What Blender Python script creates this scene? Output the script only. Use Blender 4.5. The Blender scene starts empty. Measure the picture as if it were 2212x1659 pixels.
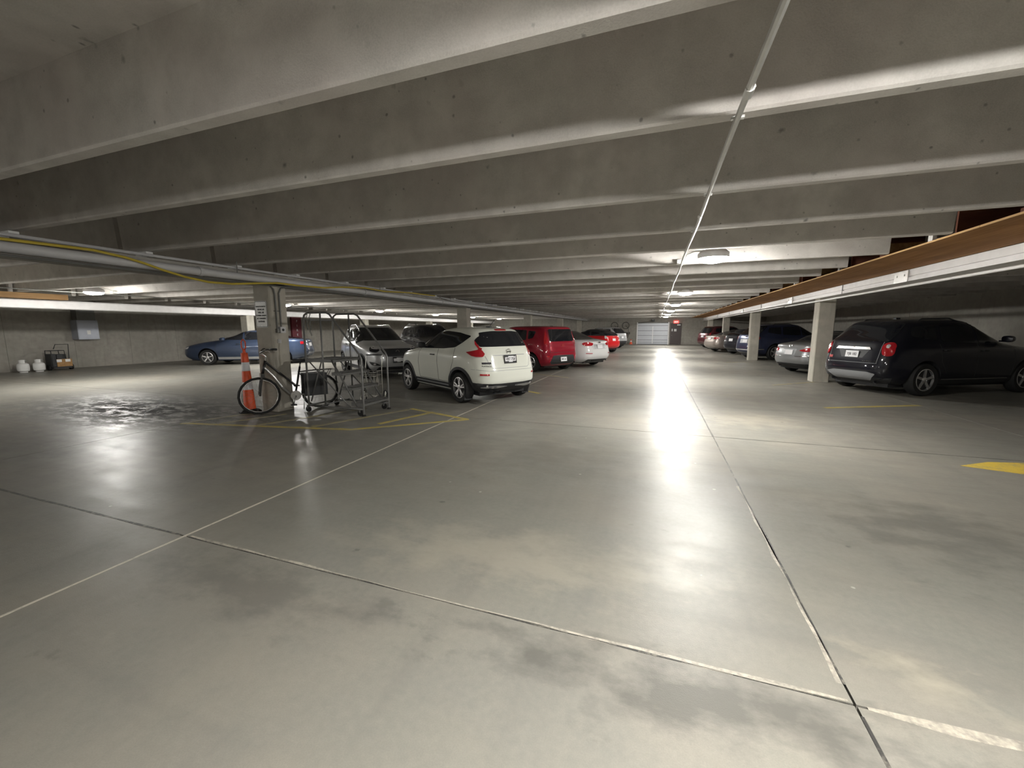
import bpy, bmesh, math, random
from mathutils import Vector, Matrix
from mathutils.bvhtree import BVHTree
R = math.radians
rnd = random.Random(7)
sc = bpy.context.scene
COL = sc.collection
H = 1.5

# ------------------------------------------------------------------ camera, world, exposure
cam_d = bpy.data.cameras.new('camera'); cam = bpy.data.objects.new('camera', cam_d); COL.objects.link(cam)
cam_d.sensor_width = 36.0; cam_d.sensor_fit = 'HORIZONTAL'; cam_d.lens = 865.6 / 2212 * 36
cam_d.clip_start = 0.05; cam_d.clip_end = 200
yaw, pit, rol = R(19.612), R(7.766), R(-0.1306)
fw = Vector((-math.sin(yaw) * math.cos(pit), math.cos(yaw) * math.cos(pit), -math.sin(pit)))
rt = Vector((math.cos(yaw), math.sin(yaw), 0)); up = rt.cross(fw)
r2 = rt * math.cos(rol) + up * math.sin(rol); u2 = up * math.cos(rol) - rt * math.sin(rol)
M = Matrix((r2, u2, -fw)).transposed().to_4x4(); M.translation = (0, 0, H)
cam.matrix_world = M
sc.camera = cam
world = bpy.data.worlds.new('world'); sc.world = world; world.use_nodes = True
bg = world.node_tree.nodes['Background']; bg.inputs[0].default_value = (0.5, 0.52, 0.55, 1); bg.inputs[1].default_value = 0.0
sc.view_settings.view_transform = 'Standard'; sc.view_settings.look = 'None'
sc.view_settings.gamma = 1.0; sc.view_settings.use_curve_mapping = False
sc.view_settings.exposure = 0.0
sc.cycles.diffuse_bounces = 8; sc.cycles.max_bounces = 12
LAMP = 590.0            # strength of the lamp lenses
LAMP_COL = (1.0, 0.975, 0.925)

# ------------------------------------------------------------------ materials
class NT:
    def __init__(s, name):
        s.m = bpy.data.materials.new(name); s.m.use_nodes = True
        s.t = s.m.node_tree; s.n = s.t.nodes; s.b = s.n['Principled BSDF']
        g = s.n.new('ShaderNodeNewGeometry'); s.pos = g.outputs['Position']
        tc = s.n.new('ShaderNodeTexCoord'); s.obj = tc.outputs['Object']
    def link(s, a, b): s.t.links.new(a, b)
    def mapping(s, src, scale=(1, 1, 1), rot=(0, 0, 0), loc=(0, 0, 0)):
        k = s.n.new('ShaderNodeMapping'); s.link(src, k.inputs[0])
        k.inputs['Scale'].default_value = scale; k.inputs['Rotation'].default_value = rot; k.inputs['Location'].default_value = loc
        return k.outputs[0]
    def noise(s, src, scale, detail=3, rough=.55):
        k = s.n.new('ShaderNodeTexNoise'); s.link(src, k.inputs['Vector'])
        k.inputs['Scale'].default_value = scale; k.inputs['Detail'].default_value = detail; k.inputs['Roughness'].default_value = rough
        return k.outputs['Fac']
    def voro(s, src, scale):
        k = s.n.new('ShaderNodeTexVoronoi'); s.link(src, k.inputs['Vector']); k.inputs['Scale'].default_value = scale
        return k.outputs['Distance']
    def rng(s, v, a, b, c=0.0, d=1.0):
        k = s.n.new('ShaderNodeMapRange'); s.link(v, k.inputs[0])
        for i, x in enumerate((a, b, c, d)): k.inputs[i + 1].default_value = x
        return k.outputs[0]
    def math(s, op, a, b):
        k = s.n.new('ShaderNodeMath'); k.operation = op
        for i, x in enumerate((a, b)):
            if isinstance(x, (int, float)): k.inputs[i].default_value = x
            else: s.link(x, k.inputs[i])
        return k.outputs[0]
    def mix(s, f, a, b):
        k = s.n.new('ShaderNodeMix'); k.data_type = 'RGBA'
        if isinstance(f, (int, float)): k.inputs[0].default_value = f
        else: s.link(f, k.inputs[0])
        for i, x in ((6, a), (7, b)):
            if isinstance(x, tuple): k.inputs[i].default_value = (*x, 1)
            else: s.link(x, k.inputs[i])
        return k.outputs[2]
    def bump(s, h, strength, dist=.01):
        k = s.n.new('ShaderNodeBump'); s.link(h, k.inputs['Height'])
        k.inputs['Strength'].default_value = strength; k.inputs['Distance'].default_value = dist
        s.link(k.outputs[0], s.b.inputs['Normal'])
    def set(s, **k):
        for a, v in k.items():
            i = s.b.inputs[a.replace('_', ' ')]
            if isinstance(v, tuple): i.default_value = (*v, 1) if len(v) == 3 else v
            elif isinstance(v, (int, float)): i.default_value = v
            else: s.link(v, i)
        return s

def simple(name, col, rough=.5, metal=0.0, coat=0.0, var=.12, nscale=30, spec=.5):
    n = NT(name)
    f = n.noise(n.obj, nscale, 2)
    d = tuple(c * (1 - var) for c in col); l = tuple(min(1, c * (1 + var)) for c in col)
    n.set(Base_Color=n.mix(f, d, l), Roughness=rough, Metallic=metal)
    n.b.inputs['Coat Weight'].default_value = coat; n.b.inputs['Coat Roughness'].default_value = .04
    n.b.inputs['Specular IOR Level'].default_value = spec
    return n.m

def mat_floor():
    n = NT('floor_concrete'); p = n.pos
    big = n.noise(p, .55, 4); mid = n.noise(n.mapping(p, loc=(3, 7, 0)), 2.2, 4); fine = n.noise(p, 26, 3); grain = n.noise(p, 170, 2)
    c = n.mix(n.rng(big, .38, .62), (0.198, 0.195, 0.172), (0.255, 0.236, 0.201))
    c = n.mix(n.rng(mid, .35, .7, 0, .55), c, (0.180, 0.180, 0.163))
    c = n.mix(n.rng(fine, .3, .7, 0, .3), c, (0.299, 0.282, 0.242))
    c = n.mix(n.rng(grain, .35, .65, 0, .18), c, (0.132, 0.125, 0.106))
    # tyre wear drawn along the aisle and across into the bays
    w = n.noise(n.mapping(p, scale=(2.4, .22, 1), rot=(0, 0, R(8))), 1.0, 4)
    c = n.mix(n.rng(w, .56, .74, 0, .38), c, (0.136, 0.132, 0.119))
    w2 = n.noise(n.mapping(p, scale=(.16, 1.6, 1), rot=(0, 0, R(-20))), 1.0, 4)
    c = n.mix(n.rng(w2, .56, .74, 0, .34), c, (0.114, 0.113, 0.101))
    oi = n.n.new('ShaderNodeObjectInfo')
    c = n.mix(n.rng(oi.outputs['Random'], 0, 1, 0, .16), c, (0.136, 0.136, 0.119))
    # rubbed, scraped and dark patches; shade beside the black SUV is painted in too
    for (sx, sy, ra, rb, rot, k, dark) in ((2.0, 3.7, .95, .8, 20, .55, 1), (3.7, 4.4, 1.3, .30, 28, .75, 1), (.2, 1.62, 1.5, .26, 0, .8, 1), (-2.2, 1.55, 1.4, .3, 0, .5, 1), (-1.3, 4.6, 1.6, 1.0, 10, .30, 1), (-4.7, 6.6, 1.6, 1.0, 0, .5, 1),
                                      (1.6, 7.4, 1.1, .8, 0, .6, 0), (1.18, 2.02, .40, .16, -30, .8, 0), (-.9, 2.35, 1.6, .45, 5, .45, 0), (7.0, 11.0, 2.0, 1.2, 30, .7, 1), (-8.6, 2.6, 2.6, 1.2, 0, .5, 1)):
        q = n.mapping(n.mapping(p, loc=(-sx, -sy, 0)), rot=(0, 0, R(-rot))); q = n.mapping(q, scale=(1 / ra, 1 / rb, 0))
        ln = n.n.new('ShaderNodeVectorMath'); ln.operation = 'LENGTH'; n.link(q, ln.inputs[0])
        f = n.math('ADD', n.rng(ln.outputs['Value'], 0, 1.25, 1, 0), n.rng(n.noise(n.mapping(p, scale=(1, 1.6, 1), rot=(0, 0, R(rot))), 3.2, 5, .65), .25, .75, -.55, .55))
        c = n.mix(n.math('MULTIPLY', n.rng(f, .35, .9), k), c, (0.101, 0.099, 0.088) if dark else (0.326, 0.299, 0.242))
    # old water stain round a drain, dark and ragged
    sub = n.n.new('ShaderNodeVectorMath'); sub.operation = 'DISTANCE'; n.link(n.mapping(p, scale=(.55, 1.5, 0)), sub.inputs[0]); sub.inputs[1].default_value = (-9.3 * .55, 4.75 * 1.5, 0)
    st = n.math('MULTIPLY', n.rng(sub.outputs['Value'], .5, 2.4, 1, 0), n.rng(n.noise(n.mapping(p, scale=(1, 2.2, 1)), 2.2, 8, .75), .43, .52))
    c = n.mix(n.math('MULTIPLY', st, .95), c, (0.031, 0.031, 0.029))
    # pale paint flecks and dark droppings
    v = n.voro(n.mapping(p, scale=(1, 1, 0)), 2.3); jag = n.math('ADD', v, n.math('MULTIPLY', n.noise(p, 40, 2), .04))
    c = n.mix(n.rng(jag, .045, .055, .8, 0), c, (0.440, 0.422, 0.378))
    v2 = n.voro(n.mapping(p, scale=(1, 1, 0), loc=(11, 5, 0)), 1.5); jag2 = n.math('ADD', v2, n.math('MULTIPLY', n.noise(p, 30, 2), .06))
    c = n.mix(n.rng(jag2, .055, .075, .6, 0), c, (0.057, 0.055, 0.051))
    n.set(Base_Color=c)
    n.link(n.math('SUBTRACT', .35, n.math('MULTIPLY', st, .31)), n.b.inputs['Specular IOR Level'])
    r = n.math('ADD', n.rng(mid, 3e-1, .7, .33, .43), n.math('MULTIPLY', n.rng(n.noise(n.mapping(p, scale=(.5, 2.5, 1)), 3, 4), .4, .65), .05))
    r = n.math('ADD', r, n.math('MULTIPLY', st, .35))
    n.link(r, n.b.inputs['Roughness'])
    trowel = n.noise(n.mapping(p, scale=(1.1, 17, 1), rot=(0, 0, R(4))), 2.2, 4, .65)
    n.bump(n.math('ADD', n.math('ADD', n.math('MULTIPLY', fine, .7), grain), n.math('MULTIPLY', trowel, .6)), .10, .006)
    return n.m

def mat_concrete(name, a, b, streak=True, pits=.5, rough=.85, scale=1.0):
    n = NT(name); p = n.pos
    big = n.noise(p, .9 * scale, 4); mid = n.noise(p, 5 * scale, 4); grain = n.noise(p, 120, 2)
    c = n.mix(n.rng(big, .35, .65), a, b)
    c = n.mix(n.rng(mid, .38, .66, 0, .5), c, tuple(x * .72 for x in a))
    c = n.mix(n.rng(grain, .3, .7, 0, .25), c, tuple(x * 1.2 for x in b))
    if streak:
        s = n.noise(n.mapping(p, scale=(3, 3, .25)), 2.2, 4)
        c = n.mix(n.rng(s, .55, .75, 0, .4), c, tuple(x * .62 for x in a))
    if pits:
        for vs, t0 in ((9, .13), (3.2, .10)):
            v = n.voro(n.mapping(p, scale=(1, .7, 1), loc=(vs, 0, 0)), vs); j = n.math('ADD', v, n.math('MULTIPLY', n.noise(p, 22, 3), .18))
            gate = n.rng(n.noise(n.mapping(p, loc=(5, vs, 2)), 1.3, 2), .36, .5)
            c = n.mix(n.math('MULTIPLY', n.rng(j, t0, t0 + .07, pits, 0), gate), c, tuple(x * .38 for x in a))
        pk = n.noise(n.mapping(p, loc=(9, 9, 9)), 1.7, 3); c = n.mix(n.rng(pk, .4, .65, 0, .35), c, (a[0] * .98, a[1] * .90, a[2] * .92))
    n.set(Base_Color=c, Roughness=rough); n.b.inputs['Specular IOR Level'].default_value = .25
    n.bump(n.math('ADD', mid, grain), .25, .008)
    return n.m

def mat_paint(name, col, metal=.0, rough=.38, flake=True):
    n = NT(name)
    f = n.noise(n.obj, 900, 1) if flake else n.noise(n.obj, 8, 2)
    n.set(Base_Color=n.mix(f, tuple(c * .9 for c in col), tuple(min(1, c * 1.08) for c in col)), Roughness=rough, Metallic=metal)
    n.b.inputs['Coat Weight'].default_value = .9; n.b.inputs['Coat Roughness'].default_value = .05
    n.b.inputs['Specular IOR Level'].default_value = .12
    return n.m

def mat_wood(name, a, b, axis_scale=(9, .6, 9)):
    n = NT(name)
    w = n.noise(n.mapping(n.pos, scale=axis_scale), 1.6, 5, .6); k = n.noise(n.pos, 1.2, 3)
    c = n.mix(n.rng(w, .35, .68), a, b); c = n.mix(n.rng(k, .4, .7, 0, .4), c, tuple(x * .6 for x in a))
    n.set(Base_Color=c, Roughness=.75); n.b.inputs['Specular IOR Level'].default_value = .2
    n.bump(w, .15, .004); return n.m

def mat_worn_paint(name, col, under, keep):
    n = NT(name); p = n.pos
    f = n.math('ADD', n.noise(p, 5, 5, .7), n.math('MULTIPLY', n.noise(p, 40, 3), .35))
    n.set(Base_Color=n.mix(n.rng(f, keep - .12, keep + .16), col, under), Roughness=.5)
    return n.m

def mat_emit(name, col, strength):
    n = NT(name); n.set(Base_Color=col, Roughness=.4)
    n.b.inputs['Emission Color'].default_value = (*col, 1); n.b.inputs['Emission Strength'].default_value = strength
    return n.m

m = {}
m['floor'] = mat_floor()
m['ceil'] = mat_concrete('ceiling_concrete', (.485, .47, .44), (.625, .60, .565), streak=False, pits=.85)
m['col'] = mat_concrete('column_concrete', (.40, .385, .33), (.50, .475, .41), pits=.4)
m['wall'] = mat_concrete('wall_concrete', (.30, .29, .255), (.38, .36, .32), pits=.3)
m['girder_white'] = simple('white_steel', (.84, .83, .83), .45, 0, 0, .1, 6)
m['girder_grey'] = mat_concrete('girder_concrete', (.34, .33, .30), (.42, .40, .36), pits=.2)
m['pipe'] = simple('pipe_paint', (.52, .52, .53), .45, .0, 0, .12, 5)
m['conduit'] = simple('galvanised_conduit', (.62, .62, .60), .38, .7, 0, .12, 12)
m['conduit_dark'] = simple('grey_conduit', (.16, .16, .15), .5, .3, 0, .15, 12)
m['hose'] = simple('yellow_hose', (.52, .40, .045), .45, 0, 0, .2, 8)
m['ply'] = mat_wood('plywood', (.26, .125, .045), (.40, .21, .085))
m['ply_lit'] = mat_wood('plywood_lit_edge', (.55, .33, .15), (.66, .44, .22), (4, 4, 60))  # same plywood made lighter: lamp light on the edge is put into the colour
m['wood_red'] = mat_wood('stained_board', (.12, .045, .03), (.18, .07, .042), (2, 9, 9))
m['wood'] = mat_wood('pine_block', (.20, .115, .05), (.30, .185, .085))
m['card'] = simple('white_card', (.8, .8, .78), .7)
m['glass'] = simple('dark_glass', (.012, .013, .016), .04, 0, 0, .1, 3)
m['rubber'] = simple('tyre_rubber', (.018, .018, .018), .72, 0, 0, .25, 40, .3)
m['trim'] = simple('black_plastic', (.025, .026, .028), .55, 0, 0, .2, 60)
m['trim_grey'] = simple('grey_plastic', (.30, .31, .32), .45, .2, 0, .1, 60)
m['alloy'] = simple('alloy', (.72, .72, .72), .25, .85, 0, .06, 20)
m['alloy_dark'] = simple('dark_alloy', (.05, .05, .05), .5, .3)  # even dark metal for the brake discs
m['chrome'] = simple('chrome', (.85, .85, .86), .12, 1, 0, .04, 10)
m['red_lens'] = simple('red_lens', (.42, .012, .02), .12, 0, 1, .25, 14)
m['clear_lens'] = simple('clear_lens', (.78, .76, .76), .08, .3, 1, .15, 30)
m['plate'] = simple('plate_white', (.80, .80, .82), .4, 0, 0, .04, 30)
m['ink'] = simple('dark_ink', (.03, .03, .035), .6)
m['ink_red'] = simple('red_ink', (.40, .05, .05), .6)
m['sign'] = simple('sign_sheet', (.60, .60, .58), .4, .1, 0, .08, 12)
m['orange'] = simple('orange_plastic', (.80, .11, .035), .45, 0, 0, .1, 9)
m['reflective'] = simple('reflective_band', (.80, .80, .82), .35, 0, 0, .06, 60)
m['ladder'] = simple('grey_enamel', (.17, .17, .165), .45, .35, 0, .15, 20)
m['wire'] = simple('zinc_wire', (.55, .54, .50), .35, .8, 0, .1, 30)
m['black_frame'] = simple('black_enamel', (.015, .015, .016), .28, 0, .6, .2, 10)
m['silver_frame'] = simple('silver_enamel', (.5, .5, .5), .3, .7, 0, .1, 10)
m['white_cyl'] = simple('white_cylinder', (.72, .72, .70), .45, 0, 0, .12, 9)
m['tan'] = mat_wood('tan_casing', (.33, .19, .08), (.42, .26, .12), (9, 9, 9))
m['cabinet'] = simple('blue_grey_cabinet', (.36, .38, .43), .4, .3, 0, .1, 6)
m['maroon'] = simple('maroon_panel', (.16, .015, .03), .55, 0, 0, .12, 6)
m['door_brown'] = simple('brown_door', (.055, .038, .036), .5, 0, 0, .12, 5)
m['roller'] = simple('pale_door_panel', (.56, .58, .62), .45, .2, 0, .06, 6)
m['yellow'] = mat_worn_paint('worn_yellow', (.50, .395, .095), (.30, .27, .18), .72)
m['yellow_strong'] = mat_worn_paint('yellow_paint', (.58, .42, .06), (.28, .24, .14), .78)
m['yellow_faint'] = mat_worn_paint('faded_yellow', (.37, .32, .15), (.26, .24, .195), .66)
m['seal_white'] = mat_worn_paint('pale_sealant', (.54, .50, .42), (.28, .26, .22), .80)
m['seal_pale'] = mat_worn_paint('worn_sealant', (.46, .42, .35), (.22, .205, .175), .66)
m['seal_dark'] = mat_worn_paint('dark_joint', (.035, .034, .032), (.24, .22, .185), .76)
m['lamp'] = mat_emit('lamp_lens', LAMP_COL, LAMP)
m['exit'] = mat_emit('exit_sign_face', (1.0, .06, .05), 2.2)
m['exit_letter'] = mat_emit('exit_letter', (1.0, .55, .5), 3.0)

# ------------------------------------------------------------------ mesh helpers
class MB:
    def __init__(s): s.v = []; s.f = []; s.mi = []
    def add(s, vs, fs, mi=0):
        o = len(s.v); s.v += [tuple(v) for v in vs]; s.f += [[i + o for i in f] for f in fs]; s.mi += [mi] * len(fs); return s
    def box(s, x0, x1, y0, y1, z0, z1, mi=0):
        v = [(x0, y0, z0), (x1, y0, z0), (x1, y1, z0), (x0, y1, z0), (x0, y0, z1), (x1, y0, z1), (x1, y1, z1), (x0, y1, z1)]
        return s.add(v, [[3, 2, 1, 0], [4, 5, 6, 7], [0, 1, 5, 4], [1, 2, 6, 5], [2, 3, 7, 6], [3, 0, 4, 7]], mi)
    def obox(s, c, ax, ay, az, mi=0):   # box from centre and half-axis vectors
        c, ax, ay, az = map(Vector, (c, ax, ay, az)); v = []
        for z in (-1, 1):
            for x, y in ((-1, -1), (1, -1), (1, 1), (-1, 1)): v.append(c + ax * x + ay * y + az * z)
        return s.add(v, [[3, 2, 1, 0], [4, 5, 6, 7], [0, 1, 5, 4], [1, 2, 6, 5], [2, 3, 7, 6], [3, 0, 4, 7]], mi)
    def prism(s, poly, y0, y1, axis='y', mi=0):   # polygon in the two other axes, extruded
        def P(a, b, t): return (a, t, b) if axis == 'y' else (t, a, b) if axis == 'x' else (a, b, t)
        n = len(poly); v = [P(a, b, y0) for a, b in poly] + [P(a, b, y1) for a, b in poly]
        f = [[i, (i + 1) % n, n + (i + 1) % n, n + i] for i in range(n)] + [list(range(n))[::-1], list(range(n, 2 * n))]
        return s.add(v, f, mi)
    def tube(s, pts, r, seg=8, mi=0, closed=False):
        pts = [Vector(p) for p in pts]; n = len(pts); rings = []; ref = None
        for i, p in enumerate(pts):
            a = pts[i - 1] if (i or closed) else p; b = pts[(i + 1) % n] if (i < n - 1 or closed) else p
            t = (b - a).normalized()
            if ref is None: ref = Vector((0, 0, 1)) if abs(t.z) < .9 else Vector((1, 0, 0))
            u = (ref - t * ref.dot(t)).normalized(); w = t.cross(u); ref = u
            rr = r[i] if isinstance(r, (list, tuple)) else r
            rings.append([p + (u * math.cos(2 * math.pi * k / seg) + w * math.sin(2 * math.pi * k / seg)) * rr for k in range(seg)])
        v = [q for g in rings for q in g]; f = []
        for i in range(n if closed else n - 1):
            j = (i + 1) % n
            for k in range(seg): f.append([i * seg + k, i * seg + (k + 1) % seg, j * seg + (k + 1) % seg, j * seg + k])
        if not closed: f += [list(range(seg))[::-1], [(n - 1) * seg + k for k in range(seg)]]
        return s.add(v, f, mi)
    def lathe(s, prof, seg=24, origin=(0, 0, 0), axis='z', mi=0, closed=False):   # prof: (radius, height)
        o = Vector(origin); v = []
        for r_, h_ in prof:
            for k in range(seg):
                a = 2 * math.pi * k / seg; c, d = r_ * math.cos(a), r_ * math.sin(a)
                v.append(o + Vector((c, d, h_) if axis == 'z' else (c, h_, d) if axis == 'y' else (h_, c, d)))
        f = []; n = len(prof)
        for i in range(n if closed else n - 1):
            j = (i + 1) % n
            for k in range(seg): f.append([i * seg + k, i * seg + (k + 1) % seg, j * seg + (k + 1) % seg, j * seg + k])
        if not closed: f += [list(range(seg))[::-1], [(n - 1) * seg + k for k in range(seg)]]
        return s.add(v, f, mi)
    def mesh(s, name, mats, smooth=False, angle=None):
        me = bpy.data.meshes.new(name); me.from_pydata(s.v, [], s.f)
        for q in (mats if isinstance(mats, (list, tuple)) else [mats]): me.materials.append(q)
        me.polygons.foreach_set('material_index', s.mi)
        bm = bmesh.new(); bm.from_mesh(me); bmesh.ops.recalc_face_normals(bm, faces=bm.faces)
        if angle:
            for e in bm.edges:
                if len(e.link_faces) == 2 and e.calc_face_angle(0) > R(angle): e.smooth = False
        bm.to_mesh(me); bm.free()
        if smooth: me.polygons.foreach_set('use_smooth', [True] * len(me.polygons))
        return me
    def obj(s, name, mats, parent=None, smooth=False, angle=35):
        return link(name, s.mesh(name, mats, smooth, angle if smooth else None), parent)

def link(name, data, parent=None):
    o = bpy.data.objects.new(name, data); COL.objects.link(o)
    if parent is not None: o.parent = parent
    return o
def tag(o, label, cat, group=None, kind=None):
    o['label'] = label; o['category'] = cat
    if group: o['group'] = group
    if kind: o['kind'] = kind
    return o
def thing(name, label, cat, loc=(0, 0, 0), rz=0, group=None, kind=None):
    o = link(name, None); o.location = loc; o.rotation_euler = (0, 0, rz); o.empty_display_size = .2
    return tag(o, label, cat, group, kind)
def copy_tree(o, parent=None):
    c = o.copy(); COL.objects.link(c)
    if parent is not None: c.parent = parent
    for ch in list(o.children): copy_tree(ch, c)
    return c
def text_mesh(s, size, depth=.001, align='CENTER', bold=0.0, spacing=1.0):
    cu = bpy.data.curves.new('lettering', 'FONT'); cu.body = s; cu.size = size; cu.extrude = depth; cu.offset = bold
    cu.align_x = align; cu.align_y = 'CENTER'; cu.space_character = spacing; cu.resolution_u = 3
    o = bpy.data.objects.new('lettering', cu); COL.objects.link(o)
    dg = bpy.context.evaluated_depsgraph_get(); me = bpy.data.meshes.new_from_object(o.evaluated_get(dg))
    bpy.data.objects.remove(o); return me
def lettering(s, size, mat, parent, mat4, **k):
    me = text_mesh(s, size, **k); me.materials.clear(); me.materials.append(mat)
    o = link('lettering', me, parent); o.matrix_local = mat4; return o
def rounded(p, r):
    q = []; n = len(p)
    for i in range(n):
        a, b, c = Vector(p[i - 1]), Vector(p[i]), Vector(p[(i + 1) % n])
        k1 = min(r, (a - b).length * .42); k2 = min(r, (c - b).length * .42)
        s, e = b + (a - b).normalized() * k1, b + (c - b).normalized() * k2
        for t in (0, .25, .5, .75, 1): g = s.lerp(b, t).lerp(b.lerp(e, t), t); q.append((g.x, g.y))
    return q

# ------------------------------------------------------------------ the setting
XL, XR, YB, YF, ZD = -22.0, 9.4, -9.0, 42.4, 3.06
ZS = 2.57           # underside of the stems
fl = MB().box(XL - .3, XR + .3, YB - .3, YF + .3, -.40, -.045).obj('floor', m['seal_dark'])
tag(fl, 'grey beige polished concrete floor slab of the parking garage', 'floor', kind='structure')
xs = [XL, -17.2, -12.3, -7.15, -3.2, .82, 4.9, XR]
ys = [YB, -6.6, -2.4, 1.8, 6.1, 10.35, 14.6, 18.85, 23.1, 27.35, 31.6, 35.85, YF]
for i in range(len(xs) - 1):
    for j in range(len(ys) - 1):
        g = .005
        MB().box(xs[i] + g, xs[i + 1] - g, ys[j] + g, ys[j + 1] - g, -.05, 0).obj('slab', m['floor'], fl)
def strip(pts, w, mat, name, z=.0012, wob=.004):
    b = MB(); n = len(pts); L = []; Rr = []
    dense = []
    for a, c in zip(pts, pts[1:]):
        a, c = Vector((*a, 0)), Vector((*c, 0)); k = max(2, int((c - a).length / .25))
        dense += [a.lerp(c, t / k) for t in range(k)]
    dense.append(Vector((*pts[-1], 0)))
    v = []; f = []
    for i, p in enumerate(dense):
        t = (dense[min(i + 1, len(dense) - 1)] - dense[max(i - 1, 0)]).normalized(); nn = Vector((-t.y, t.x, 0))
        o1, o2 = rnd.uniform(-wob, wob), rnd.uniform(-wob, wob)
        for q, zz in ((p + nn * (w / 2 + o1), z), (p - nn * (w / 2 + o2), z), (p + nn * (w / 2 + o1), -.02), (p - nn * (w / 2 + o2), -.02)): v.append((q.x, q.y, zz))
        if i:
            a, c = 4 * i - 4, 4 * i
            f += [[a, a + 1, c + 1, c], [a, c, c + 2, a + 2], [a + 1, a + 3, c + 3, c + 1]]
    b.add(v, f); return b.obj(name, mat, fl)
strip([(-3.2, -3), (-3.2, 18.85)], .022, m['seal_white'], 'joint_sealant', wob=.003)
strip([(.82, 1.9), (.82, 6.1)], .012, m['seal_dark'], 'joint_sealant', wob=.004)
strip([(.806, 1.9), (.806, 4.2)], .014, m['seal_pale'], 'joint_sealant', wob=.01)
strip([(.82, 6.1), (.82, 42)], .02, m['seal_dark'], 'joint_sealant', wob=.003)
strip([(.82, -2), (.82, 1.75)], .014, m['seal_dark'], 'joint_sealant', wob=.004)
strip([(-3.15, 1.808), (.8, 1.808)], .014, m['seal_pale'], 'joint_sealant', wob=.009)
strip([(-3.15, 1.797), (.8, 1.797)], .006, m['seal_dark'], 'joint_sealant', z=.0016, wob=.003)
strip([(.86, 1.8), (4.9, 1.8)], .034, m['seal_pale'], 'joint_sealant', wob=.02)
strip([(-7.15, 1.8), (-3.25, 1.8)], .02, m['seal_dark'], 'joint_sealant', wob=.005)
strip([(.85, 6.1), (4.9, 6.1)], .014, m['seal_dark'], 'joint_sealant', wob=.003)
ZP = .0016
for p, w, k in (([(-7.19, 4.2), (-4.30, 4.76), (-2.90, 5.97)], .09, 'yellow'), ([(-2.92, 5.96), (-4.35, 6.45)], .09, 'yellow'),
                ([(-4.13, 5.2), (-3.78, 6.32)], .09, 'yellow'), ([(-5.0, 4.7), (-4.35, 6.35)], .09, 'yellow_faint'), ([(-5.9, 4.5), (-5.2, 6.2)], .09, 'yellow_faint'),
                ([(-7.19, 4.2), (-6.8, 5.3)], .09, 'yellow_faint'), ([(-6.6, 4.35), (-6.2, 5.3)], .09, 'yellow_faint'),
                ([(3.1, 9.08), (4.95, 9.98)], .10, 'yellow'), ([(3.0, 12.35), (4.3, 13.5)], .10, 'yellow_faint'), ([(-2.5, 9.0), (-4.2, 10.0)], .10, 'yellow'),
                ([(-2.5, 12.3), (-4.2, 13.2)], .10, 'yellow_faint'), ([(3.0, 20.2), (4.2, 20.9)], .10, 'yellow_faint')):
    ZP += .0002; strip(p, w, m[k], 'painted_stripe', z=ZP)
for p_ in ([(-10.2, 5.65), (-9.6, 5.25), (-9.1, 4.9), (-8.8, 4.55), (-8.2, 4.25)], [(-10.4, 4.9), (-9.9, 5.0), (-9.3, 5.05)], [(-9.5, 4.15), (-8.9, 3.95), (-8.6, 4.1)]): strip(p_, .026, m['trim'], 'crack', wob=.02)
b = MB(); b.prism([(3.22, 5.66), (3.75, 5.5), (5.3, 6.15), (5.1, 6.6), (4.0, 6.02), (3.6, 5.92)], -.02, .002, 'z'); b.obj('painted_stripe', m['yellow_strong'], fl)

ce = MB().box(XL - .3, XR + .3, YB - .3, YF + .3, ZD, ZD + .25).obj('ceiling', m['ceil'])
tag(ce, 'precast concrete ceiling deck with close rows of deep beams', 'ceiling', kind='structure')
ystem = [1.65, 2.51, 3.76, 5.04, 6.22, 7.55, 8.89, 10.1, 11.46, 12.76]
while ystem[-1] < YF - 1.4: ystem.append(ystem[-1] + 1.29)
y = 1.65
while y > YB + 1.0: y -= 1.29; ystem.insert(0, y)
# stem: far bottom edge at local y 0, tapering wider upwards, with chamfered arrises
sp = [(-.095, 0.012), (-.083, 0), (-.012, 0), (0, .012), (.03, ZD - ZS + .02), (-.125, ZD - ZS + .02)]
spans = [(-7.1, 3.12), (-16.95, -7.2), (4.3, XR + .1), (XL - .1, -17.3)]
for x0, x1 in spans:
    me = MB().prism(sp, x0, x1, 'x').mesh('beam', m['ceil'])
    for yy in ystem:
        o = link('beam', me, ce); o.location = (0, yy, ZS)
def slabwall(name, label, args, mat='wall'):
    return tag(MB().box(*args).obj(name, m[mat]), label, 'wall', kind='structure')
wl = slabwall('wall_left', 'board marked concrete wall behind the blue sedan and gas cylinders', (XL - .3, XL, YB, YF, -.1, ZD))
wr = slabwall('wall_right', 'dark concrete wall in front of the nosed-in right hand row', (XR, XR + .3, YB, YF, -.1, ZD))
wf = slabwall('wall_back', 'concrete end wall holding the overhead door and brown exit door', (XL, XR, YF, YF + .3, -.1, ZD))
wn = slabwall('wall_front', 'concrete wall at the near end of the garage, out of the picture', (XL, XR, YB - .3, YB, -.1, ZD))
# formwork panels, standing slightly proud with open joints between
x = YB + .05
while x < YF - .3:
    w_ = min(1.83, YF - .05 - x)
    if x > 3: MB().box(XL - .02, XL + .014 + rnd.uniform(0, .006), x + .003, x + w_ - .003, .02, ZD).obj('panel', m['wall'], wl)
    if x > 6: MB().box(XR - .014 - rnd.uniform(0, .006), XR + .02, x + .003, x + w_ - .003, .02, ZD).obj('panel', m['wall'], wr)
    x += 1.83
x = -9.0
while x < XR - .2:
    MB().box(x + .006, min(x + 1.83, XR) - .006, YF - .012 - rnd.uniform(0, .006), YF + .02, .02, ZD).obj('panel', m['wall'], wf)
    x += 1.83

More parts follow.
